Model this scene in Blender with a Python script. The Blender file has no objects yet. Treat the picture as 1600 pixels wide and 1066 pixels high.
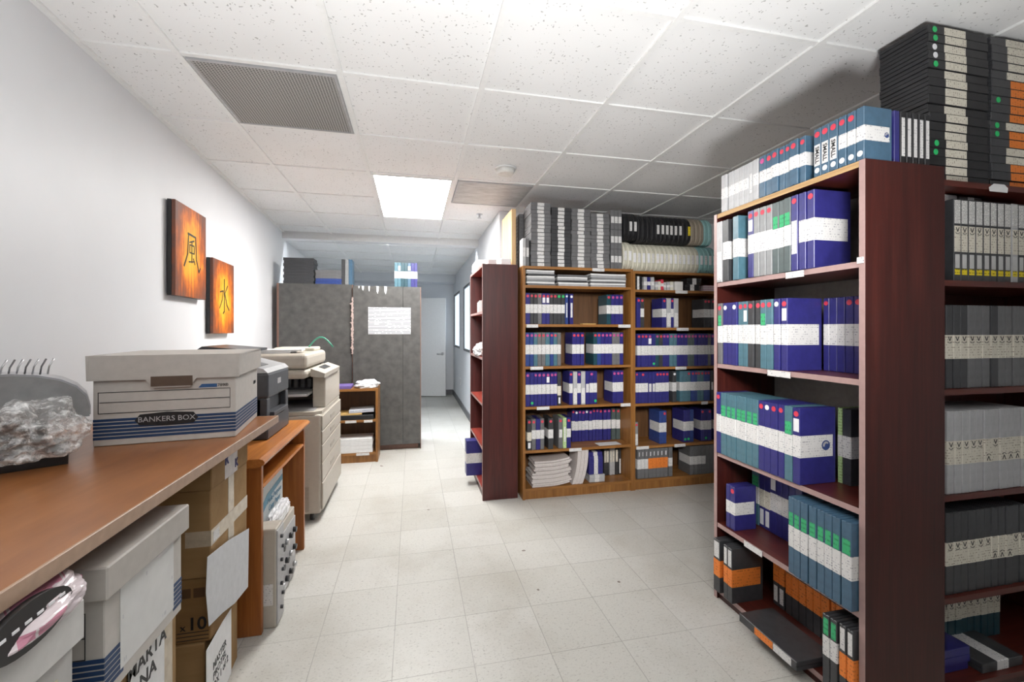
import bpy, bmesh, math, random
from mathutils import Vector, Matrix
random.seed(7)
SC = bpy.context.scene
COL = SC.collection
PI = math.pi
# ------------------------------------------------------------------ camera, world, exposure
cd = bpy.data.cameras.new('camera'); cam = bpy.data.objects.new('camera', cd); COL.objects.link(cam)
cam.location = (0, 0, 1.285)
cam.rotation_euler = (PI/2, 0, -math.atan(155/686))
cd.sensor_width = 36; cd.lens = 686/1600*36; cd.shift_y = -18/1600; cd.clip_start = .02
SC.camera = cam
w = bpy.data.worlds.new('world'); SC.world = w; w.use_nodes = True
w.node_tree.nodes['Background'].inputs[0].default_value = (.9, .95, 1, 1)
w.node_tree.nodes['Background'].inputs[1].default_value = .3
vs = SC.view_settings
SC.display_settings.display_device = 'sRGB'
vs.view_transform = 'Standard'; vs.look = 'None'; vs.gamma = 1; vs.use_curve_mapping = False
vs.exposure = 0.42
LAMP = 30.0          # radiance of the lit ceiling troffers
LAMP_BEHIND = 3.0
HALL_FILL = 2400.0  # radiance of the hidden strip added to brighten the corridor
# unseen flash lamps added beside the camera: one bounced off the ceiling, a narrow one towards the oak bookcases
def flash(loc, aim, size, power, col=(1, 1, 1), spread=112):
    l = bpy.data.lights.new('added_flash', 'AREA'); l.shape = 'DISK'; l.size = size; l.energy = power; l.spread = math.radians(spread); l.color = col
    o = bpy.data.objects.new('added_flash', l); COL.objects.link(o); o.location = loc
    o.rotation_euler = (Vector(aim)-Vector(loc)).to_track_quat('-Z', 'Y').to_euler()
flash((.15, -.25, .45), (.25, .35, 2.4), .5, 33)
flash((.1, -.4, 1.95), (1.55, 3.2, 1.05), .5, 8.5, (1, .99, .97), 52)

# ------------------------------------------------------------------ materials
MATS = {}
def nt(name):
    m = bpy.data.materials.new(name); m.use_nodes = True
    t = m.node_tree; b = t.nodes['Principled BSDF']
    MATS[name] = m
    return m, t, b
def N(t, kind, **kw):
    n = t.nodes.new(kind)
    for k, v in kw.items():
        if k.startswith('i_'): n.inputs[int(k[2:])].default_value = v
        else: setattr(n, k, v)
    return n
def ramp(t, stops, fac, interp='LINEAR'):
    r = N(t, 'ShaderNodeValToRGB'); r.color_ramp.interpolation = interp
    els = r.color_ramp.elements
    while len(els) < len(stops): els.new(.5)
    for e, (p, c) in zip(els, stops):
        e.position = p; e.color = (*c, 1) if len(c) == 3 else c
    t.links.new(fac, r.inputs[0]); return r.outputs[0]
def math_(t, op, a, b=None, c=None):
    n = N(t, 'ShaderNodeMath', operation=op)
    for i, v in enumerate((a, b, c)):
        if v is None: continue
        if isinstance(v, (int, float)): n.inputs[i].default_value = v
        else: t.links.new(v, n.inputs[i])
    return n.outputs[0]
def mixc(t, fac, a, b):
    n = N(t, 'ShaderNodeMix', data_type='RGBA')
    for s, v in ((n.inputs[0], fac), (n.inputs[6], a), (n.inputs[7], b)):
        if isinstance(v, (int, float)): s.default_value = v
        elif isinstance(v, tuple): s.default_value = (*v, 1)
        else: t.links.new(v, s)
    return n.outputs[2]
def objco(t, scale=(1, 1, 1), src='Object'):
    c = N(t, 'ShaderNodeTexCoord'); m = N(t, 'ShaderNodeMapping'); m.inputs['Scale'].default_value = scale
    t.links.new(c.outputs[src], m.inputs[0]); return m.outputs[0]
def noise(t, vec, scale=5, detail=3, rough=.5, dim='3D'):
    n = N(t, 'ShaderNodeTexNoise', noise_dimensions=dim)
    n.inputs['Scale'].default_value = scale; n.inputs['Detail'].default_value = detail; n.inputs['Roughness'].default_value = rough
    if vec is not None: t.links.new(vec, n.inputs['Vector'])
    return n
def bump(t, b, h, strength=.2, dist=.002):
    n = N(t, 'ShaderNodeBump'); n.inputs['Strength'].default_value = strength; n.inputs['Distance'].default_value = dist
    t.links.new(h, n.inputs['Height']); t.links.new(n.outputs[0], b.inputs['Normal'])
def plain(name, col, rough=.5, var=.08, metal=0, spec=.5, scale=40):
    """one colour with a faint uneven wear"""
    m, t, b = nt(name)
    n = noise(t, objco(t), scale, 3)
    dark = tuple(max(0, c*(1-var)) for c in col); lite = tuple(min(1, c*(1+var)) for c in col)
    t.links.new(ramp(t, [(.3, dark), (.7, lite)], n.outputs[0]), b.inputs['Base Color'])
    b.inputs['Roughness'].default_value = rough; b.inputs['Metallic'].default_value = metal
    b.inputs['Specular IOR Level'].default_value = spec
    return m
def wood(name, dark, mid, light, rough=.35, axis='z', grain=30, spec=.5):
    m, t, b = nt(name)
    s = {'z': (grain, grain, 1.6), 'y': (grain, 1.6, grain), 'x': (1.6, grain, grain)}[axis]
    v = objco(t, s)
    n1 = noise(t, v, 1, 6, .65); n2 = noise(t, v, 3.1, 4, .6)
    f = math_(t, 'ADD', math_(t, 'MULTIPLY', n1.outputs[0], .65), math_(t, 'MULTIPLY', n2.outputs[0], .35))
    t.links.new(ramp(t, [(.32, dark), (.5, mid), (.68, light)], f), b.inputs['Base Color'])
    b.inputs['Roughness'].default_value = rough; b.inputs['Specular IOR Level'].default_value = spec
    bump(t, b, f, .05, .001)
    return m
def printed(name, base, ink, freq=140, dens=.5, rough=.55, wscale=90, ink_k=.75):
    """paper with lines of small unreadable print"""
    m, t, b = nt(name)
    co = N(t, 'ShaderNodeTexCoord'); sp = N(t, 'ShaderNodeSeparateXYZ'); t.links.new(co.outputs['Object'], sp.inputs[0])
    oi = N(t, 'ShaderNodeObjectInfo')
    zz = math_(t, 'MULTIPLY', sp.outputs[2], freq)
    row = math_(t, 'FLOOR', zz); fr = math_(t, 'FRACT', zz)
    line = math_(t, 'GREATER_THAN', fr, .62)
    cb = N(t, 'ShaderNodeCombineXYZ')
    t.links.new(math_(t, 'MULTIPLY', math_(t, 'ADD', sp.outputs[0], sp.outputs[1]), wscale*5), cb.inputs[0])
    t.links.new(math_(t, 'MULTIPLY', row, 7.31), cb.inputs[1])
    t.links.new(math_(t, 'MULTIPLY', oi.outputs['Random'], 91), cb.inputs[2])
    nz = noise(t, cb.outputs[0], .35, 2, .7)
    on = math_(t, 'GREATER_THAN', nz.outputs[0], 1-dens)
    f = math_(t, 'MULTIPLY', math_(t, 'MULTIPLY', line, on), ink_k)
    n2 = noise(t, co.outputs['Object'], 25, 2)
    paper = ramp(t, [(.3, tuple(c*.93 for c in base)), (.7, base)], n2.outputs[0])
    t.links.new(mixc(t, f, paper, ink), b.inputs['Base Color'])
    b.inputs['Roughness'].default_value = rough
    return m
def emit(name, col, strength):
    m, t, b = nt(name)
    b.inputs['Base Color'].default_value = (.8, .8, .8, 1)
    b.inputs['Emission Color'].default_value = (*col, 1); b.inputs['Emission Strength'].default_value = strength
    return m

wall_paint = plain('wall_paint', (.74, .75, .77), .5, .02, scale=3)
hall_paint = plain('hall_paint', (.70, .72, .75), .55, .02, scale=3)
trim_white = plain('trim_white', (.78, .78, .78), .5, .02)
grid_white = plain('grid_white', (.82, .82, .81), .4, .03)
base_grey = plain('vinyl_base', (.13, .13, .14), .5)

def ceiling_mat():
    m, t, b = nt('acoustic_tile')
    v = objco(t)
    vo = N(t, 'ShaderNodeTexVoronoi'); vo.inputs['Scale'].default_value = 62
    vm = objco(t, (1, 1, 1)); nd = noise(t, vm, 30, 2)
    add = N(t, 'ShaderNodeMixRGB', blend_type='ADD'); add.inputs[0].default_value = .05
    t.links.new(v, add.inputs[1]); t.links.new(nd.outputs['Color'], add.inputs[2]); t.links.new(add.outputs[0], vo.inputs['Vector'])
    sel = N(t, 'ShaderNodeSeparateColor'); t.links.new(vo.outputs['Color'], sel.inputs[0])
    hole = math_(t, 'MULTIPLY', math_(t, 'LESS_THAN', vo.outputs['Distance'], .20), math_(t, 'GREATER_THAN', sel.outputs[0], .45))
    big = noise(t, v, 1.3, 3)
    basec = ramp(t, [(.3, (.80, .80, .795)), (.7, (.86, .86, .86))], big.outputs[0])
    # a pale water stain near the wall corner
    t.links.new(mixc(t, math_(t, 'MULTIPLY', hole, .62), basec, (.26, .25, .24)), b.inputs['Base Color'])
    b.inputs['Roughness'].default_value = .9; b.inputs['Specular IOR Level'].default_value = .1
    bump(t, b, math_(t, 'SUBTRACT', 1, hole), .3, .002)
    return m
tile_mat = ceiling_mat()

def floor_mat():
    m, t, b = nt('vinyl_floor_tile')
    co = N(t, 'ShaderNodeTexCoord'); sp = N(t, 'ShaderNodeSeparateXYZ'); t.links.new(co.outputs['Object'], sp.inputs[0])
    fx = math_(t, 'DIVIDE', math_(t, 'ADD', sp.outputs[0], 30.5-.23), .305)
    fy = math_(t, 'DIVIDE', math_(t, 'ADD', sp.outputs[1], 30.5-1.665), .305)
    def seam(f):
        r = math_(t, 'FRACT', f); d = math_(t, 'MINIMUM', r, math_(t, 'SUBTRACT', 1, r))
        return math_(t, 'LESS_THAN', d, .005)
    # how dark a seam is wanders along the floor
    wander = noise(t, co.outputs['Object'], 2.3, 3)
    line = math_(t, 'MULTIPLY', math_(t, 'MAXIMUM', seam(fx), seam(fy)), math_(t, 'MULTIPLY', wander.outputs[0], 1.25))
    cb = N(t, 'ShaderNodeCombineXYZ'); t.links.new(math_(t, 'FLOOR', fx), cb.inputs[0]); t.links.new(math_(t, 'FLOOR', fy), cb.inputs[1])
    wn = N(t, 'ShaderNodeTexWhiteNoise'); t.links.new(cb.outputs[0], wn.inputs['Vector'])
    tone = ramp(t, [(0, (.525, .515, .475)), (1, (.575, .565, .53))], wn.outputs['Value'])
    fl = noise(t, objco(t, (46, 70, 1)), 1.6, 4, .7)
    flecks = ramp(t, [(.30, (.58, .57, .56)), (.45, (1, 1, 1)), (.58, (1, 1, 1)), (.72, (.80, .79, .77))], fl.outputs[0])
    mul = N(t, 'ShaderNodeMixRGB', blend_type='MULTIPLY'); mul.inputs[0].default_value = 1
    t.links.new(tone, mul.inputs[1]); t.links.new(flecks, mul.inputs[2])
    dirt = noise(t, co.outputs['Object'], 1.7, 5, .65)
    dirtc = ramp(t, [(.30, (.80, .78, .74)), (.52, (1, 1, 1))], dirt.outputs[0])
    mul2 = N(t, 'ShaderNodeMixRGB', blend_type='MULTIPLY'); mul2.inputs[0].default_value = .8
    t.links.new(mul.outputs[0], mul2.inputs[1]); t.links.new(dirtc, mul2.inputs[2])
    # scuffs: sparse short dark marks
    vo = N(t, 'ShaderNodeTexVoronoi'); vo.inputs['Scale'].default_value = 5.5
    wob = noise(t, co.outputs['Object'], 9, 2); ad = N(t, 'ShaderNodeMixRGB', blend_type='ADD'); ad.inputs[0].default_value = .12
    t.links.new(co.outputs['Object'], ad.inputs[1]); t.links.new(wob.outputs['Color'], ad.inputs[2]); t.links.new(ad.outputs[0], vo.inputs['Vector'])
    sc = N(t, 'ShaderNodeSeparateColor'); t.links.new(vo.outputs['Color'], sc.inputs[0])
    sz = math_(t, 'MULTIPLY', sc.outputs[1], .085)
    spot = math_(t, 'MULTIPLY', math_(t, 'LESS_THAN', vo.outputs['Distance'], sz), math_(t, 'GREATER_THAN', sc.outputs[0], .45))
    c = mixc(t, line, mul2.outputs[0], (.22, .21, .19))
    c = mixc(t, math_(t, 'MULTIPLY', spot, .8), c, (.12, .08, .06))
    t.links.new(c, b.inputs['Base Color'])
    rr = ramp(t, [(.3, (.30, .30, .30)), (.7, (.5, .5, .5))], dirt.outputs[0]); t.links.new(rr, b.inputs['Roughness'])
    b.inputs['Specular IOR Level'].default_value = .45
    bump(t, b, math_(t, 'SUBTRACT', 1, line), .2, .001)
    return m
floor_m = floor_mat()

MAH = wood('mahogany_laminate', (.027, .0048, .004), (.048, .0085, .0062), (.075, .0145, .0098), .38, 'z', 34)
MAHX = wood('mahogany_shelf', (.05, .010, .007), (.09, .017, .011), (.13, .028, .018), .33, 'x', 34)
MAHRED = wood('red_mahogany_laminate', (.036, .0058, .0055), (.064, .0105, .009), (.097, .016, .0135), .36, 'z', 34)
MAHREDX = wood('red_mahogany_shelf', (.16, .022, .015), (.24, .035, .024), (.33, .055, .038), .36, 'x', 30)
EDGE = plain('pink_edge_band', (.38, .25, .235), .35, .06)
RAWEDGE = wood('raw_board_edge', (.35, .21, .09), (.50, .32, .15), (.62, .43, .23), .6, 'x', 60)
OAK = wood('oak_laminate', (.15, .058, .014), (.27, .115, .028), (.38, .18, .05), .4, 'z', 26)
OAKX = wood('oak_shelf', (.17, .068, .016), (.29, .125, .032), (.40, .19, .055), .4, 'x', 26)
OAKBACK = wood('oak_back_board', (.07, .03, .012), (.12, .055, .02), (.17, .08, .03), .5, 'z', 20)
DESK = wood('honey_oak', (.30, .095, .018), (.45, .16, .034), (.60, .25, .065), .33, 'y', 24)
DESKV = wood('honey_oak_panel', (.22, .065, .013), (.33, .105, .022), (.44, .16, .04), .38, 'z', 24)
TABLE = wood('table_laminate', (.22, .078, .024), (.29, .112, .036), (.36, .15, .052), .30, 'y', 9)
TABEDGE = plain('table_edge_band', (.40, .27, .19), .4, .1)
PLY = wood('plywood', (.50, .31, .14), (.62, .41, .21), (.70, .50, .28), .6, 'z', 14)
GREYLAM = plain('grey_laminate', (.082, .080, .077), .42, .25, scale=14)
GREYEDGE = plain('brown_edge', (.22, .12, .09), .5)
KRAFT = wood('kraft_board', (.27, .16, .07), (.33, .205, .095), (.39, .25, .125), .75, 'x', 6, .2)
KRAFTD = wood('kraft_board_dark', (.20, .11, .045), (.25, .145, .06), (.30, .18, .08), .75, 'x', 6, .2)
WHITECARD = plain('white_board', (.66, .65, .63), .6, .05)
WHITEPAPER = plain('white_paper', (.74, .74, .74), .6, .04)
PAPEREDGE = plain('page_edges', (.60, .55, .53), .7, .12, scale=160)
BLACKPL = plain('black_plastic', (.016, .016, .018), .38, .2)
DARKGREY = plain('dark_grey_plastic', (.045, .046, .050), .36, .15)
GREYPL = plain('grey_plastic', (.14, .14, .145), .4, .12)
MIDGREY = plain('mid_grey_plastic', (.24, .245, .25), .4, .1)
PALEGREY = plain('pale_grey_plastic', (.42, .42, .43), .4, .08)
BEIGE = plain('beige_plastic', (.47, .43, .37), .42, .04)
BEIGED = plain('beige_plastic_dark', (.36, .32, .27), .45, .05)
CREAM = plain('cream_plastic', (.62, .60, .50), .4, .06)
TANPL = plain('tan_plastic', (.33, .28, .22), .4, .06)
AQUA = plain('aqua_plastic', (.28, .50, .50), .4, .06)
METAL = plain('brushed_metal', (.55, .55, .56), .3, .08, metal=1)
NAVY = plain('navy_plastic', (.029, .027, .165), .32, .12)
BLUE = plain('blue_plastic', (.030, .058, .215), .32, .12)
SLATE = plain('blue_green_plastic', (.075, .165, .21), .32, .12)
STEEL = plain('steel_blue_plastic', (.055, .115, .18), .32, .12)
TEAL = plain('teal_plastic', (.018, .062, .082), .32, .12)
DKGREEN = plain('grey_green_plastic', (.075, .10, .10), .35, .12)
ORANGE = printed('orange_print', (.80, .22, .035), (.35, .10, .02), 75, .45)
PRINT = printed('label_print', (.70, .69, .68), (.22, .22, .26), 110, .43)
PRINTC = printed('cream_label_print', (.70, .66, .56), (.25, .2, .15), 110, .45)
DENSE = printed('dense_label_print', (.74, .73, .71), (.03, .03, .03), 190, .56, wscale=140)
YELLOW = printed('yellow_print', (.78, .62, .02), (.1, .08, .0), 95, .5)
BARCODE = printed('barcode_print', (.76, .76, .75), (.03, .03, .03), 420, .9)
SHEET = printed('sheet_print', (.76, .76, .78), (.42, .42, .45), 60, .45, wscale=25)
GREENLAB = printed('green_label', (.045, .42, .17), (.02, .2, .08), 60, .5)
LIME = printed('lime_label', (.45, .62, .30), (.2, .3, .1), 90, .5)
RED = plain('red_sticker', (.62, .045, .08), .5, .1)
PINK = plain('pink_sticker', (.50, .07, .24), .5, .1)
GREEN = plain('green_sticker', (.02, .50, .14), .5, .1)
WHITEST = plain('white_sticker', (.78, .78, .80), .5, .05)
INK = plain('black_ink', (.015, .015, .017), .5)
INKBLUE = plain('blue_ink', (.03, .10, .25), .5)
PURPLE = plain('purple_card', (.16, .11, .33), .5)
MANILA = plain('manila_paper', (.62, .40, .14), .6, .08)
GLASS, t_, b_ = nt('window_glass')
b_.inputs['Base Color'].default_value = (.75, .85, .9, 1); b_.inputs['Roughness'].default_value = .08
b_.inputs['Transmission Weight'].default_value = .0; b_.inputs['Metallic'].default_value = 0
b_.inputs['Emission Color'].default_value = (.75, .88, 1, 1); b_.inputs['Emission Strength'].default_value = .8
COLS = {'n': (NAVY, 'navy'), 'b': (BLUE, 'blue'), 'u': (SLATE, 'blue-green'), 't': (TEAL, 'teal'), 'k': (DARKGREY, 'black'), 'g': (GREYPL, 'grey'),
        'G': (MIDGREY, 'pale grey'), 'w': (PALEGREY, 'whitish'), 'y': (LIME, 'yellow-green'), 'e': (DKGREEN, 'grey-green'), 'h': (STEEL, 'steel blue')}

# ------------------------------------------------------------------ mesh helpers
class MB:
    def __init__(s): s.bm = bmesh.new(); s.mi = 0
    def face(s, pts, mi=None):
        f = s.bm.faces.new([s.bm.verts.new(p) for p in pts]); f.material_index = s.mi if mi is None else mi; return f
    def box(s, x0, x1, y0, y1, z0, z1, bev=0, mi=None, seg=1):
        r = bmesh.ops.create_cube(s.bm, size=1)
        vs_ = r['verts']
        bmesh.ops.scale(s.bm, vec=(x1-x0, y1-y0, z1-z0), verts=vs_)
        bmesh.ops.translate(s.bm, vec=((x0+x1)/2, (y0+y1)/2, (z0+z1)/2), verts=vs_)
        fs = {f for v in vs_ for f in v.link_faces}
        for f in fs: f.material_index = s.mi if mi is None else mi
        if bev:
            es = {e for v in vs_ for e in v.link_edges}
            bmesh.ops.bevel(s.bm, geom=list(es), offset=bev, segments=seg, profile=.5, affect='EDGES', clamp_overlap=True)
        return s
    def prism(s, pts, axis, a, b, mi=None):
        """closed polygon in the plane across an axis, pushed from a to b"""
        def P(p, q):
            return {'x': (q, p[0], p[1]), 'y': (p[0], q, p[1]), 'z': (p[0], p[1], q)}[axis]
        v0 = [s.bm.verts.new(P(p, a)) for p in pts]; v1 = [s.bm.verts.new(P(p, b)) for p in pts]
        fs = [s.bm.faces.new(v0[::-1]), s.bm.faces.new(v1)]
        n = len(pts)
        for i in range(n): fs.append(s.bm.faces.new((v0[i], v0[(i+1) % n], v1[(i+1) % n], v1[i])))
        for f in fs: f.material_index = s.mi if mi is None else mi
        return s
    def cyl(s, c, r, axis, a, b, n=20, mi=None, r2=None):
        r2 = r if r2 is None else r2
        def P(rr, ang, q):
            u, v = c[0]+rr*math.cos(ang), c[1]+rr*math.sin(ang)
            return {'x': (q, u, v), 'y': (u, q, v), 'z': (u, v, q)}[axis]
        v0 = [s.bm.verts.new(P(r, 2*PI*i/n, a)) for i in range(n)]; v1 = [s.bm.verts.new(P(r2, 2*PI*i/n, b)) for i in range(n)]
        fs = [s.bm.faces.new(v0[::-1]), s.bm.faces.new(v1)]
        for i in range(n):
            f = s.bm.faces.new((v0[i], v0[(i+1) % n], v1[(i+1) % n], v1[i])); f.smooth = True; fs.append(f)
        for f in fs: f.material_index = s.mi if mi is None else mi
        return s
    def tube(s, pts, r, n=8, mi=None):
        pts = [Vector(p) for p in pts]; rings = []
        for i, p in enumerate(pts):
            d = (pts[min(i+1, len(pts)-1)]-pts[max(i-1, 0)]).normalized()
            a = d.cross(Vector((0, 0, 1)));
            if a.length < .01: a = d.cross(Vector((1, 0, 0)))
            a.normalize(); b = d.cross(a)
            rings.append([s.bm.verts.new(p+a*r*math.cos(2*PI*k/n)+b*r*math.sin(2*PI*k/n)) for k in range(n)])
        fs = [s.bm.faces.new(rings[0]), s.bm.faces.new(rings[-1][::-1])]
        for q0, q1 in zip(rings, rings[1:]):
            for k in range(n):
                f = s.bm.faces.new((q0[k], q1[k], q1[(k+1) % n], q0[(k+1) % n])); f.smooth = True; fs.append(f)
        for f in fs: f.material_index = s.mi if mi is None else mi
        return s
    def mesh(s, name, mats):
        bmesh.ops.recalc_face_normals(s.bm, faces=s.bm.faces[:])
        me = bpy.data.meshes.new(name); s.bm.to_mesh(me); s.bm.free()
        for m in (mats if isinstance(mats, (list, tuple)) else [mats]): me.materials.append(m)
        return me
    def build(s, name, mats, parent=None, loc=None, rot=None):
        o = bpy.data.objects.new(name, s.mesh(name, mats)); COL.objects.link(o)
        if parent is not None: o.parent = parent
        if loc is not None: o.location = loc
        if rot is not None: o.rotation_euler = rot
        return o
def tag(o, label, cat, group=None):
    o['label'] = label; o['category'] = cat
    if group: o['group'] = group
    return o
def thing(name, label, cat, loc=(0, 0, 0), rz=0, group=None):
    o = bpy.data.objects.new(name, None); COL.objects.link(o); o.location = loc; o.rotation_euler = (0, 0, rz)
    return tag(o, label, cat, group)
def struct(o): o['kind'] = 'structure'; return o
def lettering(name, text, size, parent, loc, rot, mat, align='CENTER', depth=.0004, bold=0, sx=1):
    c = bpy.data.curves.new(name, 'FONT'); c.body = text; c.size = size; c.align_x = align; c.align_y = 'CENTER'; c.extrude = depth; c.offset = bold
    c.resolution_u = 3
    tmp = bpy.data.objects.new(name, c); COL.objects.link(tmp)
    bpy.context.view_layer.update()
    me = bpy.data.meshes.new_from_object(tmp.evaluated_get(bpy.context.evaluated_depsgraph_get()))
    bpy.data.objects.remove(tmp); me.materials.clear(); me.materials.append(mat)
    o = bpy.data.objects.new(name, me); COL.objects.link(o); o.parent = parent; o.location = loc; o.rotation_euler = rot; o.scale = (sx, 1, 1)
    return o
ORD = ('first second third fourth fifth sixth seventh eighth ninth tenth eleventh twelfth thirteenth fourteenth fifteenth sixteenth seventeenth eighteenth '
       'nineteenth twentieth twenty-first twenty-second twenty-third twenty-fourth twenty-fifth').split()

# ------------------------------------------------------------------ the room
def WX(y): return -1.25-.0514*(y-2)
WALL_A = math.atan(.0514)      # the left wall opens slightly away from the ceiling grid
m = MB(); m.box(-2.2, 3.7, -3.0, 9.3, -.1, 0); struct(m.build('floor', floor_m))
m = MB(); m.prism([(WX(-3), -3), (WX(9.3), 9.3), (WX(9.3)-.15, 9.3), (WX(-3)-.15, -3)], 'z', 0, 2.7); struct(m.build('wall_left', wall_paint))
m = MB(); m.box(-2.2, 3.7, -3.15, -3.0, 0, 2.7); struct(m.build('wall_front', wall_paint))
m = MB(); m.box(3.6, 3.75, -3, 4.15, 0, 2.7); struct(m.build('wall_right', wall_paint))
m = MB(); m.box(.785, 3.75, 4.0, 4.15, 0, 2.7); struct(m.build('wall_back', wall_paint))
# corridor wall with two window openings
wins = [(6.15, 6.98), (7.55, 8.60)]; WB, WT = .955, 1.955
m = MB(); ys = [4.15, wins[0][0], wins[0][1], wins[1][0], wins[1][1], 8.75]
for i in range(0, 5):
    if i in (1, 3):
        m.box(.785, .90, ys[i], ys[i+1], 0, WB); m.box(.785, .90, ys[i], ys[i+1], WT, 2.7)
    else: m.box(.785, .90, ys[i], ys[i+1], 0, 2.7)
struct(m.build('wall_corridor', hall_paint))
WINFR = plain('window_frame_dark', (.05, .055, .065), .4)
for k, (a, b) in enumerate(wins):
    m = MB(); fr = .035
    m.box(.783, .885, a, a+fr, WB, WT); m.box(.783, .885, b-fr, b, WB, WT)
    m.box(.783, .885, a+fr, b-fr, WB, WB+fr); m.box(.783, .885, a+fr, b-fr, WT-fr, WT)
    wo = struct(m.build('window_%d' % (k+1), WINFR))
    m = MB(); m.box(.80, .806, a+fr, b-fr, WB+fr, WT-fr); m.build('pane', GLASS, wo)
m = MB(); m.box(-2.2, 1.0, 8.73, 8.88, 0, 2.7); struct(m.build('wall_far', hall_paint))
m = MB(); m.box(.42, .775, 8.715, 8.73, 0, .1); m.box(.770, .785, 4.2, 8.73, 0, .09); struct(m.build('baseboard_far', base_grey))
# door at the end of the corridor, slightly ajar
dx0, dy0, dx1, dy1 = -.22, 8.66, .615, 8.46
d = struct(MB().box(0, .86, -.02, .02, .012, 1.885, .003).build('door_1', trim_white, None, (dx0, dy0, 0), (0, 0, math.atan2(dy1-dy0, dx1-dx0))))
m = MB(); m.cyl((.80, .82), .028, 'y', -.035, -.02, 16); m.tube([(.80, -.03, .82), (.80, -.06, .82), (.70, -.065, .82)], .009); m.build('handle', METAL, d)
m = MB(); m.box(-1.58, .785, 8.30, 8.73, 2.17, 2.7); struct(m.build('trim_2', hall_paint))
# ceilings
m = MB(); m.box(-2.2, 3.75, -3.0, 5.34, 2.385, 2.5); struct(m.build('ceiling', tile_mat))
m = MB(); m.box(-2.2, .785, 5.52, 8.35, 2.318, 2.5); m.box(-2.2, .785, 5.46, 5.52, 2.37, 2.5); struct(m.build('ceiling_corridor', tile_mat))  # second box leaves a pocket, added to hide the corridor fill strip
m = MB(); m.box(WX(5.4), .785, 5.34, 5.46, 2.305, 2.6); struct(m.build('trim_1', trim_white))
G0x, G0y, GT = -.3025, 1.99, .6075
m = MB()
xs = [G0x+GT*k for k in range(-2, 7)]; ys = [G0y+GT*k for k in range(-8, 6)]
for x in xs: m.box(x-.012, x+.012, -3.0, 5.34, 2.376, 2.39)
for y in ys: m.box(WX(y)+.001, 3.6, y-.011, y+.011, 2.378, 2.39)
struct(m.build('ceiling_grid', grid_white))
m = MB()
for y in [-3+.0]: pass
m.prism([(WX(-3), -3), (WX(5.34), 5.34), (WX(5.34)+.022, 5.34), (WX(-3)+.022, -3)], 'z', 2.374, 2.388); struct(m.build('trim_3', grid_white))
m = MB()
for x in xs[1:5]: m.box(x-.012, x+.012, 5.525, 8.30, 2.309, 2.322)
for k in range(5): m.box(WX(8), .785, 5.56+.6*k-.011, 5.56+.6*k+.011, 2.311, 2.322)
struct(m.build('ceiling_grid_corridor', grid_white))

# lamps of the room: the lit troffer in view, the same fixture again behind the camera; plus an added, unseen corridor strip
def troffer(x0, y0, dx, dy, z, strength, label, name, col=(1, .985, .96)):
    t = thing('ceiling_light', label, 'ceiling light', (x0+dx/2, y0+dy/2, z), 0, 'recessed ceiling lights')
    m = MB(); f = .02
    for a in ((-dx/2, -dx/2+f, -dy/2, dy/2), (dx/2-f, dx/2, -dy/2, dy/2), (-dx/2+f, dx/2-f, -dy/2, -dy/2+f), (-dx/2+f, dx/2-f, dy/2-f, dy/2)):
        m.box(*a, -.012, .004)
    m.build('frame', grid_white, t)
    MB().box(-dx/2+f, dx/2-f, -dy/2+f, dy/2-f, -.006, .004).build('diffuser', emit(name, col, strength), t)
troffer(-.29, 3.215, .585, 1.20, 2.385, LAMP, 'bright recessed ceiling light panel in the white tiled ceiling, in front of the beam', 'lamp_glow')
troffer(-.29, -1.04, .585, 1.20, 2.385, LAMP_BEHIND, 'recessed ceiling light panel above the open floor behind the viewer', 'lamp_glow_dim')
troffer(-.62, 5.464, .95, .048, 2.368, HALL_FILL, 'slim unseen light strip added behind the white ceiling beam to brighten the corridor', 'hall_fill_glow', (.88, .94, 1))  # added fill light for the corridor, kept out of sight behind the beam
# air grilles
m_, t, b = nt('egg_crate')
v = objco(t, (1, 1, 1)); sp = N(t, 'ShaderNodeSeparateXYZ'); t.links.new(v, sp.inputs[0])
def bar(o): return math_(t, 'GREATER_THAN', math_(t, 'FRACT', math_(t, 'MULTIPLY', o, 78)), .68)
f = math_(t, 'MAXIMUM', bar(sp.outputs[0]), bar(sp.outputs[1]))
t.links.new(mixc(t, f, (.10, .095, .09), (.44, .43, .41)), b.inputs['Base Color']); bump(t, b, f, .8, .004)
m_, t, b = nt('dusty_diffuser')
n = noise(t, objco(t, (3, 8, 1)), 2.2, 5, .7); t.links.new(ramp(t, [(.3, (.33, .32, .31)), (.65, (.55, .545, .535))], n.outputs[0]), b.inputs['Base Color'])
def grille(cx, cy, mat, label):
    t = thing('ceiling_vent', label, 'air vent', (cx, cy, 2.385)); h = .285
    m = MB()
    for a in ((-h, -h+.012, -h, h), (h-.012, h, -h, h), (-h+.012, h-.012, -h, -h+.012), (-h+.012, h-.012, h-.012, h)): m.box(*a, -.012, .002)
    m.build('frame', PALEGREY, t)
    MB().box(-h+.012, h-.012, -h+.012, h-.012, -.009, .002).build('grille', MATS[mat], t)
grille(-.606, 2.293, 'egg_crate', 'grey egg-crate air return grille in the white ceiling above the paintings wall')
grille(.61, 3.515, 'dusty_diffuser', 'dusty grey air diffuser panel in the ceiling beside the lit light panel')
t = thing('smoke_detector', 'round white smoke detector on the ceiling near the dusty diffuser', 'smoke detector', (.617, 2.93, 2.385))
MB().cyl((0, 0), .075, 'z', -.012, 0, 32).build('base', trim_white, t)
MB().cyl((0, 0), .052, 'z', -.042, -.012, 32, r2=.068).build('cover', plain('detector_white', (.74, .73, .70), .45), t)
t = thing('sprinkler', 'small metal fire sprinkler head in the ceiling past the dusty diffuser', 'sprinkler', (.62, 4.15, 2.385))
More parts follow.
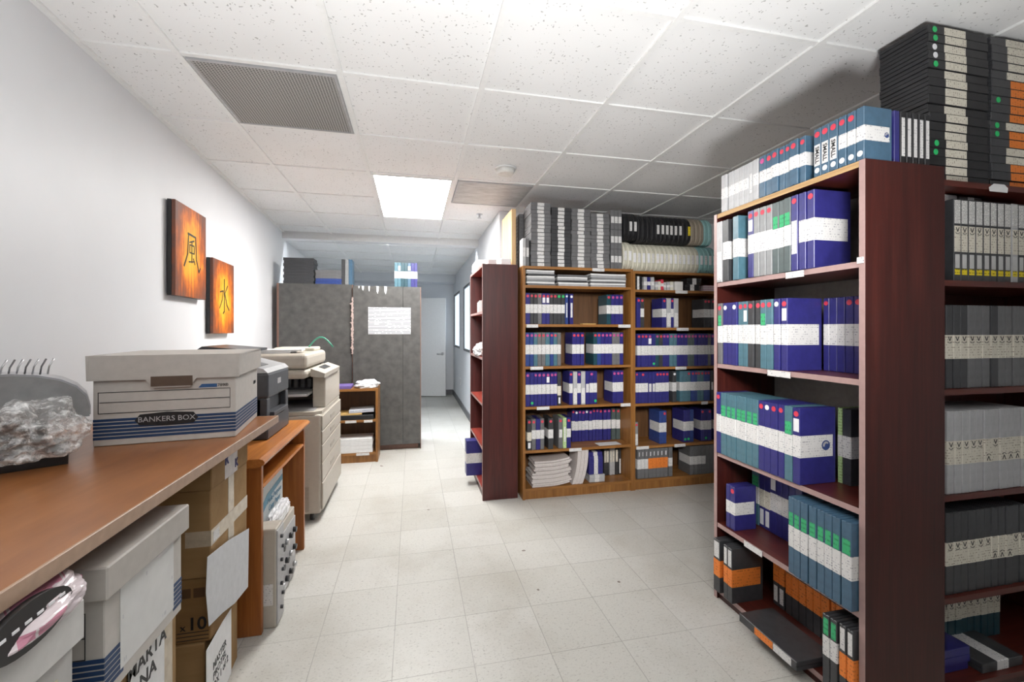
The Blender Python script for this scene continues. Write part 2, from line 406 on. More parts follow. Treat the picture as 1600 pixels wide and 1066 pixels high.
m = MB(); m.cyl((0, 0), .03, 'z', -.004, 0, 20); m.cyl((0, 0), .01, 'z', -.035, -.004, 12); m.cyl((0, 0), .02, 'z', -.04, -.035, 16); m.build('head', METAL, t)

# ------------------------------------------------------------------ paintings on the left wall
def paint_mat(name, seed):
    m, t, b = nt(name)
    co = N(t, 'ShaderNodeTexCoord'); mp = N(t, 'ShaderNodeMapping'); t.links.new(co.outputs['Object'], mp.inputs[0])
    mp.inputs['Location'].default_value = (0, 0, 0); mp.inputs['Scale'].default_value = (0, 4.1, 2.9)
    gr = N(t, 'ShaderNodeVectorMath', operation='LENGTH'); t.links.new(mp.outputs[0], gr.inputs[0])
    st = N(t, 'ShaderNodeMapping'); t.links.new(co.outputs['Object'], st.inputs[0]); st.inputs['Rotation'].default_value = (.55, 0, 0); st.inputs['Scale'].default_value = (1, 34, 5); st.inputs['Location'].default_value = (seed, seed, 0)
    n = noise(t, st.outputs[0], 1.2, 4, .7); n2 = noise(t, co.outputs['Object'], 9+seed, 3)
    f = math_(t, 'ADD', gr.outputs['Value'], math_(t, 'ADD', math_(t, 'MULTIPLY', math_(t, 'SUBTRACT', n.outputs[0], .5), .9), math_(t, 'MULTIPLY', math_(t, 'SUBTRACT', n2.outputs[0], .5), .6)))
    t.links.new(ramp(t, [(0, (1.0, .60, .06)), (.34, (.95, .42, .02)), (.56, (.70, .17, .012)), (.80, (.30, .075, .02)), (1, (.17, .065, .04))], f), b.inputs['Base Color'])
    b.inputs['Roughness'].default_value = .35; return m
def stroke(m, pts, w, x):
    for (p, q) in zip(pts, pts[1:]):
        a, b = Vector(p), Vector(q); d = (b-a).normalized(); n = Vector((-d.y, d.x))*w/2; e = d*w*.3
        m.prism([tuple(a-e+n), tuple(b+e+n*.8), tuple(b+e-n*.8), tuple(a-e-n)], 'x', x, x+.0012)
def painting(y0, y1, z0, z1, label, mat, strokes):
    cy, cz = (y0+y1)/2, (z0+z1)/2; hy, hz = (y1-y0)/2, (z1-z0)/2
    t = thing('painting', label, 'painting', (WX(cy), cy, cz), WALL_A, 'pair of fire-coloured paintings')
    MB().box(.026, .044, -hy, hy, -hz, hz, .002).build('canvas', [mat], t)
    MB().box(.006, .0255, -hy, hy, -hz, hz).build('stretcher', BLACKPL, t)
    m = MB()
    for s in strokes: stroke(m, s[1:], s[0], .0445)
    m.build('brush_character', INK, t)
wind = [(.011, (-.10, -.085), (-.055, -.01), (-.045, .10)), (.012, (-.05, .105), (.05, .10)), (.010, (.05, .10), (.062, -.03), (.098, -.10), (.115, -.075)),
        (.009, (.028, .075), (-.030, .058)), (.008, (-.028, .045), (-.028, .0), (.030, .0), (.030, .045), (-.028, .045)), (.008, (0, .066), (0, -.055)), (.008, (-.038, -.055), (.035, -.045)), (.008, (.02, -.03), (.04, -.06))]
water = [(.012, (.0, .125), (.002, -.095), (-.02, -.11)), (.010, (-.075, .035), (-.02, .045), (-.04, -.02), (-.085, -.075)), (.010, (.065, .085), (.012, .03)), (.012, (.01, .03), (.05, -.05), (.095, -.085))]
painting(2.69, 3.10, 1.470, 1.985, 'larger orange and black painting with the wind character, nearer one on white wall', paint_mat('painted_fire', 0.0), wind)
painting(3.215, 3.615, 1.258, 1.755, 'lower flame-orange painting with the water character, nearer the grey cabinets', paint_mat('painted_ember', 3.0), water)

# ------------------------------------------------------------------ bookcases
def bookcase(label, loc, rz, w, h, d, shelves, mats, th=.02, kick=.07, back=True, group=None, skip_top_edge=None):
    side, shelf, edge, bk = mats
    t = thing('bookcase', label, 'bookcase', loc, rz, group)
    for x in (0, w-th):
        o = MB().box(x, x+th, 0, d, 0, h).build('side_panel', side, t)
        if edge is not None: MB().box(x, x+th, -.001, .0005, 0, h).build('edge_band', edge, o)
    for i, z in enumerate(shelves):
        o = MB().box(th, w-th, .003, d-.008, z-th, z).build('shelf', shelf, t)
        o['_z'] = z
        if edge is not None: MB().box(th, w-th, .002, .0035, z-th, z).build('edge_band', RAWEDGE if (skip_top_edge and i == len(shelves)-1) else edge, o)
    MB().box(th, w-th, .012, .027, 0, kick).build('kick_board', side, t)
    if back: MB().box(th, w-th, d-.008, d, kick, h-th).build('back_panel', bk, t)
    return t
def shelf_label(bc, z, x0, x1, mat=None, y=-.0012, drop=.0135):
    s = [c for c in bc.children if c.get('_z') is not None and abs(c['_z']-z) < .004][0]
    m = MB(); m.box(x0, x1, y, y+.003, z-drop-.012, z-drop+.012); o = m.build('shelf_label', mat or PRINT, s)
OZL = [.082, .369, .70, 1.005, 1.325, 1.62, 1.765]
OZR = [.082, .350, .690, .982, 1.300, 1.605, 1.752]
oakL = bookcase('oak bookcase under the tall stacks of black cassette cases', (.806, 3.2, 0), 0, .906, 1.765, .30, OZL, (OAK, OAKX, None, OAKBACK), kick=.062, group='oak bookcases along the back')
oakR = bookcase('oak bookcase under the two tiers of tape reel cases', (1.712, 3.2, 0), 0, .906, 1.752, .30, OZR, (OAK, OAKX, None, OAKBACK), kick=.062, group='oak bookcases along the back')
for z, a, b in ((1.325, .01+.02, .12), (1.325, .78, .885), (1.005, .06, .16), (.70, .11, .21), (.70, .80, .885), (.369, .37, .47), (1.765, .56, .66)): shelf_label(oakL, z, a, b, y=0)
for z, a, b in ((1.605, .38, .49), (1.300, .39, .50), (.982, .38, .48), (.350, .03, .14), (.350, .37, .47), (.69, .62, .68)): shelf_label(oakR, z, a, b, y=0)
far = bookcase('slim red mahogany bookcase standing side-on at the end of the oak ones', (.51, 3.976, 0), -PI/2, .72, 1.778, .27, [.08, .392, .722, 1.072, 1.422, 1.778], (MAHRED, MAHREDX, EDGE, MAHREDX), th=.018, kick=.06)
FZ = [.05, .362, .70, 1.122, 1.508, 1.836]
front = bookcase('near dark mahogany bookcase crammed with blue and white tape cases', (1.42, 1.853, 0), -PI/2, .726, 1.836, .334, FZ, (MAH, MAHX, EDGE, plain('hardboard_back', (.33, .31, .29), .6, .1)), th=.02, kick=.028, skip_top_edge=True)
shelf_label(front, 1.508, .42, .50, y=-.004); shelf_label(front, 1.122, .33, .44, y=-.004); shelf_label(front, .362, .20, .30, y=-.004)
s = MB().box(.702, .722, -.005, -.001, 1.50, 1.52).build('shelf_label', PRINT, [c for c in front.children if c.name.startswith('side_panel')][-1])
RZ = [.05, .358, .712, 1.078, 1.455, 1.80]
corner = bookcase('dark mahogany bookcase facing the aisle under the tallest cassette stacks', (1.757, 1.14, 0), 0, .906, 1.80, .334, RZ, (MAH, MAHX, None, MAH), th=.02, kick=.045)

t = thing('wall_outlet', 'small white power outlet low on the corridor wall under the windows', 'outlet', (.785, 7.4, .41))
MB().box(-.006, 0, -.036, .036, -.058, .058, .001).build('cover_plate', trim_white, t); MB().box(-.008, -.006, -.018, .018, -.04, .04).build('socket', PALEGREY, t)

# ------------------------------------------------------------------ tape cases: body with label and sticker children
CACHE = {}
def body_mesh(w, h, d):
    k = ('b', round(w, 3), round(h, 3), round(d, 3))
    if k not in CACHE:
        m = MB(); c = .0016
        # the two shells of the case part along a groove on top and bottom
        g = .0012; dp = .0028
        ring = [(0, c), (c, 0), (w*.5-g, 0), (w*.5-g, dp), (w*.5+g, dp), (w*.5+g, 0), (w-c, 0), (w, c), (w, h-c), (w-c, h), (w*.5+g, h), (w*.5+g, h-dp), (w*.5-g, h-dp), (w*.5-g, h), (c, h), (0, h-c)]
        ring = [(x-w/2, z) for x, z in ring]
        inner = [(x*(1-2*c/w), h/2+(z-h/2)*(1-2*c/h)) for x, z in ring]
        v0 = [m.bm.verts.new((x, 0, z)) for x, z in inner]; v1 = [m.bm.verts.new((x, c, z)) for x, z in ring]; v2 = [m.bm.verts.new((x, d, z)) for x, z in ring]
        n = len(ring); m.bm.faces.new(v0); m.bm.faces.new(v2[::-1])
        for A, B in ((v0, v1), (v1, v2)):
            for i in range(n): m.bm.faces.new((A[i], B[i], B[(i+1) % n], A[(i+1) % n]))
        CACHE[k] = m.mesh('tape_case_body', GREYPL)
    return CACHE[k]
E_ = .0006
def label_mesh(w, h, d, z0, z1, wrap, inset=0, vee=0):
    k = ('l', round(w, 3), round(h, 3), round(d, 3), z0, z1, wrap, inset, vee)
    if k not in CACHE:
        m = MB(); a, b = z0*h, z1*h; x = w/2+E_-inset; c = .002
        if wrap:
            q = wrap*d
            P = [(-x, q), (-x, c), (-x+c, -E_), (x-c, -E_), (x, c), (x, q)]
            v0 = [m.bm.verts.new((p[0], p[1], a)) for p in P]; v1 = [m.bm.verts.new((p[0], p[1], b)) for p in P]
            for i in range(5): m.bm.faces.new((v0[i], v0[i+1], v1[i+1], v1[i]))
        else:
            m.box(-x+.0016, x-.0016, -E_, 0, a, b)
        if vee:                       # a V mark with a ring under it, as on the corner bookcase's tapes
            s = min(w*.30, .009); zc = b-.014 if vee > 0 else a+.014
            def seg(p, q, wd):
                A, B = Vector(p), Vector(q); dd = (B-A).normalized(); nn = Vector((-dd.y, dd.x))*wd/2
                m.prism([tuple(A+nn), tuple(B+nn), tuple(B-nn), tuple(A-nn)], 'y', -E_-.0008, -E_-.0001, 1)
            up = 1 if vee > 0 else -1
            seg((-s*.8, zc+up*.009), (0, zc-up*.006), .0026); seg((s*.8, zc+up*.009), (0, zc-up*.006), .0026)
            pts = [(s*math.cos(t), zc-up*.009-up*s*.55*math.sin(t)) for t in [PI*i/5 for i in range(6)]]
            for p, q in zip(pts, pts[1:]): seg(p, q, .0018)
        CACHE[k] = m.mesh('case_label', [PRINT, INK])
    return CACHE[k]
def dot_mesh(r):
    k = ('d', r)
    if k not in CACHE:
        m = MB(); m.cyl((0, 0), r, 'y', -.0011, -.0003, 14); CACHE[k] = m.mesh('round_sticker', RED)
    return CACHE[k]
def child(name, me, mat, parent, loc=(0, 0, 0)):
    o = bpy.data.objects.new(name, me); COL.objects.link(o); o.parent = parent; o.location = loc
    sl = o.material_slots[0]; sl.link = 'OBJECT'; sl.material = mat
    return o
STK = {'r': (RED, 'red', 1), 'p': (PINK, 'pink', 1), 'q': (PINK, 'pink', 1), 'w': (WHITEST, 'white', 1), 'g': (GREEN, 'green', 1), 'e': (GREEN, 'green', 0)}
# label codes: list of (z0, z1, material, wrap depth, inset, vee)
LAB = {'B': [(.355, .64, PRINT, .92, 0, 0)], 'P': [(.355, .64, PRINT, .92, 0, 0), (.69, .86, WHITEST, 0, .003, 0)], 'S': [(.36, .62, PRINT, 0, .003, 0)],
       'M': [(.22, .66, PRINT, 0, .002, 0)], 'T': [(.22, .70, PRINT, 0, .006, 0)], 'V': [(.04, .50, PRINT, 0, .002, 0)], 'L': [(.30, .58, PRINTC, .9, 0, 0), (.06, .24, WHITEST, 0, .006, 0)],
       'C': [(.34, .62, PRINTC, .92, 0, 0), (.05, .30, WHITEST, 0, .004, 0)], 'G': [(.35, .625, PRINT, .92, 0, 0), (.63, .80, GREENLAB, 0, .003, 0)],
       'O': [(.33, .68, ORANGE, .92, 0, 0), (.76, .90, WHITEST, 0, .012, 0)], 'W': [(.33, .66, PRINT, .92, 0, 0), (.76, .90, WHITEST, 0, .012, 0)],
       'Q': [(.30, .62, ORANGE, .92, 0, 0), (.66, .96, PRINT, 0, .003, 0)], 'R': [(.36, .66, ORANGE, .92, 0, 0), (.06, .30, PRINT, 0, .004, 0)],
       'J': [(.42, .70, PRINT, .92, 0, 0), (.72, .95, GREENLAB, 0, .003, 0)], 'H': [(.42, .80, PRINTC, 0, .002, 0)],
       'X': [(.70, .985, DENSE, 0, .0015, 0), (.355, .67, PRINTC, 0, .001, 1), (.155, .325, BARCODE, 0, .005, 0), (.075, .145, YELLOW, 0, .003, 0)],
       'K': [(.355, .64, PRINTC, .8, 0, 1)], 'U': [(.355, .64, PRINTC, .8, 0, -1)],
       'F': [(.33, .66, PRINT, 0, .0012, 0)], 'A': [(.33, .66, ORANGE, 0, .0005, 0)], 'Z': [(.27, .62, PRINTC, 0, .0008, 0)], '-': []}
def case(name, cat, label, group, w, h, d, body, code, stk, loc, rot, dotr=None, dotz=None):
    o = bpy.data.objects.new(name, body_mesh(w, h, d)); COL.objects.link(o); o.location = loc; o.rotation_euler = rot
    o.material_slots[0].link = 'OBJECT'; o.material_slots[0].material = body
    tag(o, label, cat, group)
    for (a, b, mt, wr, ins, vee) in LAB[code]: child('label', label_mesh(round(w, 3), h, d, a, b, wr, ins, vee), mt, o)
    if stk in STK:
        mt, _, top = STK[stk]; r = dotr or min(.0105, w*.36)
        child('sticker', dot_mesh(round(r, 4)), mt, o, (0, 0, dotz if dotz else (h-r-.012 if top else r+.015)))
    return o
FEAT = {'P': ' with white tab', 'T': ' with slim label', 'V': ' with tall label', 'G': ' with green tab', 'O': ' with orange band', 'Q': ' with orange band', 'R': ' with orange band', 'J': ' with green tab', 'X': ' with yellow tab'}
def parse(s): return [(float(e.split()[0]), float(e.split()[1]), e.split()[2], e.split()[3], e.split()[4]) for e in s.split(';')]
def row(key, where, group, z, face, h, d, axis, name='tape_case', dh=.0, colmap=None, tilt=0, jit=.004, lim=None):
    ents = parse(R[key])
    if lim:                                            # keep a row between the side panels
        lo, hi = min(e[0] for e in ents), max(e[1] for e in ents); l2, h2 = max(lo, lim[0]), min(hi, lim[1]); f = (h2-l2)/(hi-lo)
        ents = [(l2+(e[0]-lo)*f, l2+(e[1]-lo)*f)+e[2:] for e in ents]
    if axis == 'x': ents.sort(key=lambda e: e[0])
    else: ents.sort(key=lambda e: -e[0])
    for i, (a, b, c, code, st) in enumerate(ents):
        mat, cn = COLS[c]
        if colmap and c in colmap: mat, cn = colmap[c]
        feat = FEAT.get(code, '')
        if st in STK and not feat: feat = (feat+' and ' if feat else ' with ')+STK[st][1]+' dot'
        w_ = round(b-a-.0022, 3); cx = (a+b)/2; j = random.uniform(-jit, jit); hh = h+round(random.choice((0, 0, 0, .004, -.004))*(dh > 0), 4)
        loc = (cx, face+j, z+.0005) if axis == 'x' else (face+j, cx, z+.0005)
        rot = (0, tilt if i > len(ents)-5 else 0, 0) if axis == 'x' else (0, 0, -PI/2)
        yield case(name, name.replace('_', ' '), '%s %s%s, %s from left, %s' % (cn, name.replace('_', ' '), feat, ORD[i], where), group, w_, hh, d, mat, code, st, loc, rot)
def rowdo(*a, **k): return list(row(*a, **k))
R = {}
R['oakL_A']=".830 .867 n B r;.867 .895 k B r;.895 .926 k B r;.926 .959 g B r;.959 .991 n P r;.991 1.022 n P r;1.022 1.051 k B r;1.051 1.081 k B r;1.081 1.114 k B g;1.114 1.145 k B g;1.148 1.173 b T w;1.185 1.216 n T w;1.492 1.530 t B r;1.533 1.565 n B p;1.565 1.600 n B p;1.600 1.633 n B p"
R['oakL_B']=".830 .865 b B p;.865 .895 b B p;.895 .926 u B p;.926 .957 g B r;.957 .988 g B r;.988 1.024 u B p;1.024 1.053 b B r;1.053 1.084 u B r;1.084 1.114 g B -;1.204 1.238 n B r;1.238 1.271 n B r;1.271 1.303 n B r;1.381 1.413 t B r;1.413 1.446 b B r;1.446 1.477 n B p;1.477 1.508 n B q;1.508 1.538 n B p;1.538 1.571 g B p;1.571 1.605 g B p;1.605 1.637 n B p"
R['oakL_C']=".832 .867 n B p;.867 .898 n B e;.898 .926 n B p;.926 .959 n B p;.959 .993 n B p;.993 1.025 n P p;1.025 1.055 n B p;1.055 1.084 n B p;1.085 1.115 k L -;1.182 1.211 n B r;1.211 1.246 w V -;1.246 1.277 n B p;1.277 1.313 w V -;1.313 1.347 n S -;1.347 1.381 n B p;1.381 1.412 n B e;1.541 1.574 n B p;1.574 1.609 n B p;1.609 1.638 n B p"
R['oakL_D1']=".843 .879 k L r;.879 .913 g B r;.913 .948 n B -;.948 .980 g B r;1.009 1.050 k B r;1.091 1.126 g S r;1.127 1.157 y T -;1.157 1.193 n B r"
R['oakL_D2']="1.259 1.290 n B r;1.290 1.322 n B w;1.322 1.354 n B p;1.354 1.388 n B p;1.388 1.421 n B w;1.421 1.456 n B p;1.456 1.487 n B r;1.487 1.519 n B p;1.519 1.554 n B r;1.558 1.595 n B p;1.597 1.634 n B p;1.640 1.680 e B r;1.684 1.726 e B r"
R['oakL_E']="1.533 1.557 k H -;1.557 1.589 k H -;1.592 1.619 w H -;1.619 1.648 w H -;1.651 1.683 k H -;1.688 1.713 k V -"
R['oakR_A']="1.750 1.785 n - r;1.786 1.821 k B r;1.979 2.018 n B r;2.018 2.058 w V -;2.058 2.087 n B r;2.087 2.129 w V -;2.364 2.397 k B r;2.397 2.432 k B r;2.432 2.470 k B r"
R['oakR_B']="1.759 1.790 n B r;1.790 1.821 n B r;1.821 1.852 n B r;1.852 1.887 n P p;1.887 1.920 n B e;1.920 1.952 t B p;1.952 1.985 k B r;1.985 2.015 n B p;2.015 2.046 n B p;2.046 2.081 u B p;2.081 2.112 u B p;2.112 2.144 n B p;2.144 2.179 n B p;2.179 2.213 n B p;2.213 2.244 e B p;2.244 2.275 e B p;2.275 2.306 n B p;2.306 2.339 n B p;2.339 2.372 n B p;2.372 2.403 n B p;2.403 2.435 g B p;2.435 2.467 n B p"
R['oakR_C']="1.744 1.768 n B r;1.768 1.794 n B -;1.794 1.824 n B r;1.824 1.856 n B -;1.856 1.888 n S -;1.888 1.919 n S -;1.919 1.951 n B r;1.951 1.980 n B r;1.980 2.010 n B r;2.010 2.044 n B r;2.073 2.108 k B w;2.142 2.176 u B -;2.176 2.210 u B -;2.210 2.244 u B r;2.244 2.275 b B r;2.275 2.303 b B r;2.303 2.334 u B r;2.334 2.365 u B r;2.365 2.397 b B r;2.397 2.426 b B r;2.429 2.455 k S -"
R['oakR_D']="1.961 1.995 b B -;1.995 2.030 b B r;2.183 2.216 n B e;2.216 2.249 n B e;2.249 2.283 b B -;2.350 2.381 n B r;2.381 2.414 n B e;2.414 2.449 n B r;2.479 2.510 n B r"
R['oakR_E']="1.759 1.792 g W -;1.792 1.824 g W -;1.824 1.856 g W -;1.856 1.891 g O -;1.891 1.925 g O -;1.925 1.960 g O -;1.960 1.995 g O -;1.995 2.032 g O -;2.040 2.076 g B -;2.232 2.269 g B -;2.269 2.307 g B -;2.307 2.343 g B -;2.343 2.381 g B -;2.381 2.419 g - -;2.419 2.462 g - -;2.492 2.521 g - -"
R['fr_top']="1.767 1.804 g B -;1.726 1.759 g B -;1.695 1.726 g B -;1.665 1.695 g B -;1.635 1.665 g B -;1.607 1.635 g T -;1.577 1.607 g B -;1.537 1.571 h B q;1.504 1.537 h B r;1.471 1.504 h B r;1.444 1.471 h B r;1.418 1.444 h B r;1.379 1.418 h B r;1.351 1.378 h B r"
R['fr_top2']="1.285 1.315 h M r;1.253 1.285 h M r;1.221 1.253 h M r;1.191 1.220 h B r;1.160 1.190 h B r;1.130 1.158 h B -"
R['fr_2']="1.813 1.850 w V -;1.769 1.810 k B -;1.699 1.737 u B -;1.609 1.643 n P r;1.575 1.609 g B r;1.542 1.575 g B r;1.510 1.542 g B r;1.476 1.510 e G -;1.443 1.476 e G -;1.409 1.443 e G -;1.376 1.408 n M r;1.342 1.374 n B -;1.308 1.342 n B r"
R['fr_3']="1.805 1.836 g G r;1.770 1.803 n B w;1.735 1.770 n B -;1.702 1.735 n B w;1.668 1.702 u B r;1.639 1.668 u P r;1.603 1.638 k B r;1.565 1.597 k B r;1.532 1.565 u G r;1.499 1.532 u B r;1.466 1.497 n B w;1.432 1.464 n P r"
R['fr_3b']="1.402 1.428 n B r;1.369 1.401 n B -;1.338 1.369 n B -;1.304 1.337 n B r;1.270 1.303 n B r;1.244 1.269 n B -"
R['fr_4']="1.799 1.829 n B r;1.762 1.799 u G -;1.728 1.759 u G -;1.698 1.728 u G -;1.666 1.698 u G -;1.635 1.666 u G -;1.601 1.635 u G -;1.569 1.601 u G -;1.537 1.569 n B r;1.505 1.537 n B w;1.469 1.505 n B r;1.438 1.467 n B r;1.400 1.438 u G -;1.364 1.398 n P r"
R['fr_4b']="1.349 1.367 y B -;1.313 1.348 k B -;1.252 1.281 n T g"
R['fr_5a']="1.763 1.790 n B -;1.731 1.763 n B r"
R['fr_5b']="1.758 1.803 u G -;1.725 1.758 n C -;1.692 1.725 n C -;1.656 1.692 n P r;1.626 1.656 n B -;1.592 1.626 n B r;1.558 1.592 n B -;1.523 1.558 n B r"
R['fr_5c']="1.374 1.402 u G -;1.344 1.374 u G -;1.310 1.343 u G -;1.274 1.307 u G -;1.243 1.274 u G -;1.212 1.243 u G -;1.181 1.212 u G -;1.140 1.179 u G -"
R['fr_6a']="1.793 1.842 k Q -;1.738 1.769 k Q -;1.704 1.738 k Q -"
R['fr_6b']="1.645 1.677 k R -;1.613 1.645 k R -;1.575 1.608 k Q -;1.541 1.575 k Q -;1.505 1.539 k Q -;1.472 1.505 k Q -;1.438 1.472 k Q -;1.400 1.438 k Q -;1.375 1.393 k Q -;1.339 1.375 k Q -;1.307 1.339 k Q -;1.273 1.307 k Q -;1.250 1.273 k Q -"
R['fr_6c']="1.230 1.260 k J -;1.201 1.230 k J -;1.172 1.200 k Q -;1.144 1.171 k Q -"
R['r1']="1.845 1.879 k X -;1.880 1.914 k X -;1.914 1.949 k X -;1.949 1.985 k X -;1.987 2.021 k X -;2.021 2.055 k X -;2.055 2.090 k X -;2.090 2.125 k X -;2.126 2.159 w X -;2.160 2.193 k X -"
R['r2']="1.813 1.844 k K -;1.844 1.877 k K -;1.877 1.912 k K -;1.912 1.947 g K -;1.947 1.983 g K -;1.983 2.021 g K -;2.021 2.058 k K -;2.058 2.094 g K -;2.094 2.131 g K -;2.131 2.167 g K -;2.167 2.205 g K -"
R['r3']="1.805 1.838 g K -;1.838 1.872 g K -;1.872 1.908 g K -;1.908 1.943 g K -;1.943 1.976 g K -;1.976 2.015 g U -;2.015 2.052 g K -;2.052 2.091 g U -;2.091 2.126 g U -;2.126 2.160 g U -;2.160 2.195 g K -"
R['r4']="1.808 1.845 k K -;1.845 1.879 k K -;1.879 1.913 k K -;1.913 1.950 k K -;1.950 1.993 k K -;1.993 2.026 k K -;2.026 2.059 k U -;2.059 2.094 k U -;2.094 2.131 k U -;2.131 2.165 k K -;2.165 2.195 k K -"
R['r5']="2.024 2.041 k K -;2.041 2.079 k K -;2.079 2.113 k K -;2.113 2.148 k K -;2.148 2.182 k K -;2.182 2.217 k K -;2.217 2.252 k K -;2.252 2.287 k K -;2.287 2.321 k K -"

rowdo('oakL_A', 'second shelf, left oak bookcase', 'tape cases in the oak bookcases', 1.325, 3.215, .236, .163, 'x', lim=(.829, 1.689))
rowdo('oakL_B', 'third shelf, left oak bookcase', 'tape cases in the oak bookcases', 1.005, 3.215, .256, .163, 'x', lim=(.829, 1.689))
rowdo('oakL_C', 'fourth shelf, left oak bookcase', 'tape cases in the oak bookcases', .70, 3.215, .258, .163, 'x', lim=(.829, 1.689))
rowdo('oakL_D1', 'front of fifth shelf, left oak bookcase', 'tape cases in the oak bookcases', .369, 3.212, .235, .15, 'x', lim=(.829, 1.689))
rowdo('oakL_D2', 'back of fifth shelf, left oak bookcase', 'tape cases in the oak bookcases', .369, 3.375, .262, .112, 'x', dh=1, lim=(.829, 1.689))
rowdo('oakL_E', 'bottom shelf, left oak bookcase', 'tape cases in the oak bookcases', .082, 3.357, .255, .128, 'x', name='tape_case', dh=1, lim=(.829, 1.689))
rowdo('oakR_A', 'second shelf, right oak bookcase', 'tape cases in the oak bookcases', 1.300, 3.215, .24, .163, 'x', lim=(1.734, 2.6))
rowdo('oakR_B', 'third shelf, right oak bookcase', 'tape cases in the oak bookcases', .982, 3.215, .268, .163, 'x', lim=(1.734, 2.6))
rowdo('oakR_C', 'fourth shelf, right oak bookcase', 'tape cases in the oak bookcases', .690, 3.215, .252, .163, 'x', lim=(1.734, 2.6))
rowdo('oakR_D', 'fifth shelf, right oak bookcase', 'tape cases in the oak bookcases', .350, 3.23, .268, .163, 'x', lim=(1.734, 2.6))
rowdo('oakR_E', 'bottom shelf, right oak bookcase', 'tape cases in the oak bookcases', .082, 3.215, .238, .163, 'x', lim=(1.734, 2.6))
GR = 'tape cases in the near mahogany bookcase'
PG = {'g': (PALEGREY, 'pale grey'), 'w': (PALEGREY, 'whitish')}
rowdo('fr_top', 'far end atop near bookcase', GR, 1.836, 1.42, .172, .113, 'y', colmap=PG, lim=(1.150, 1.829))
T2 = rowdo('fr_top2', 'near end atop near bookcase', GR, 1.836, 1.42, .172, .113, 'y', jit=.001)
rowdo('fr_2', 'top shelf, near bookcase', GR, 1.508, 1.415, .286, .163, 'y', colmap={'g': (MIDGREY, 'grey'), 'w': (PALEGREY, 'whitish')}, lim=(1.150, 1.829))
rowdo('fr_3', 'second shelf, near bookcase', GR, 1.122, 1.42, .286, .163, 'y', lim=(1.150, 1.829))
rowdo('fr_3b', 'set back, second shelf, near bookcase', GR, 1.122, 1.588, .286, .150, 'y', jit=.001, lim=(1.150, 1.829))
R4 = rowdo('fr_4', 'third shelf, near bookcase', GR, .70, 1.412, .288, .163, 'y', jit=.002, lim=(1.150, 1.829))
rowdo('fr_4b', 'set back, third shelf, near bookcase', GR, .70, 1.588, .286, .150, 'y', jit=.001, lim=(1.150, 1.829))
rowdo('fr_5a', 'front of fourth shelf, near bookcase', GR, .362, 1.435, .20, .113, 'y', name='tape_case', jit=.001, lim=(1.150, 1.829))
rowdo('fr_5b', 'back of fourth shelf, near bookcase', GR, .362, 1.588, .286, .150, 'y', jit=.001, lim=(1.150, 1.829))
rowdo('fr_5c', 'fourth shelf near end, near bookcase', GR, .362, 1.395, .288, .163, 'y', colmap={'u': (STEEL, 'steel blue')}, jit=.002, lim=(1.150, 1.829))
OG = 'orange-banded cases in the near bookcase'
rowdo('fr_6a', 'far end of bottom shelf, near bookcase', OG, .05, 1.40, .245, .163, 'y', name='cassette_case', jit=.003, lim=(1.150, 1.829))
rowdo('fr_6b', 'back of bottom shelf, near bookcase', OG, .05, 1.588, .286, .150, 'y', name='cassette_case', jit=.001, lim=(1.150, 1.829))
rowdo('fr_6c', 'near end of bottom shelf, near bookcase', OG, .05, 1.40, .245, .163, 'y', name='cassette_case', jit=.003, lim=(1.150, 1.829))
VERT = Matrix(((0, 1, 0), (0, 0, -1), (-1, 0, 0))).to_euler()
for i, o in enumerate(T2):
    child('number_sticker', dot_mesh(.0095), WHITEST, o, (0, 0, .021))
    lb = [c for c in o.children if c.name.startswith('label')][0]
    if i < 3: lettering('lettering', 'SMALL', .021, lb, (0, -.0012, .076), VERT, INK, bold=.0003)
def side_logo(o, y, z, r):
    w_ = o.dimensions.x/2+.0007
    bpy.context.view_layer.update(); w_ = o.dimensions.x/2+.0007
    m = MB(); m.cyl((0, 0), r, 'x', 0, .0006, 24); lg = m.build('wave_logo', plain('logo_blue', (.03, .06, .20), .5, .1), o, (w_, y, z))
    m = MB(); pts = [(r*.75*math.cos(a), r*.75*math.sin(a)) for a in [math.radians(d_) for d_ in range(200, 20, -20)]]; inn = [(r*.45*math.cos(a)+r*.12, r*.45*math.sin(a)-r*.1) for a in [math.radians(d_) for d_ in range(40, 220, 20)]]
    m.prism(pts+inn, 'x', .0007, .0011); m.build('wave', PALEGREY, lg)
side_logo(R4[-1], .118, .145, .019); side_logo(T2[-1], .092, .084, .009)
CG = 'cassette cases in the corner bookcase'
XW = {'w': (PALEGREY, 'grey'), 'k': (DARKGREY, 'black')}
rowdo('r1', 'top shelf, corner bookcase', CG, 1.455, 1.158, .288, .163, 'x', name='cassette_case', colmap=XW, jit=.001)
rowdo('r2', 'second shelf, corner bookcase', CG, 1.078, 1.158, .292, .163, 'x', name='cassette_case', jit=.002)
rowdo('r3', 'third shelf, corner bookcase', CG, .712, 1.150, .288, .163, 'x', name='cassette_case', colmap={'g': (PALEGREY, 'pale grey')}, jit=.002)
rowdo('r4', 'fourth shelf, corner bookcase', CG, .358, 1.158, .286, .163, 'x', name='cassette_case', jit=.002)
rowdo('r5', 'bottom shelf, corner bookcase', CG, .05, 1.30, .26, .163, 'x', name='cassette_case', colmap={'k': (TEAL, 'teal-black')}, jit=.002)
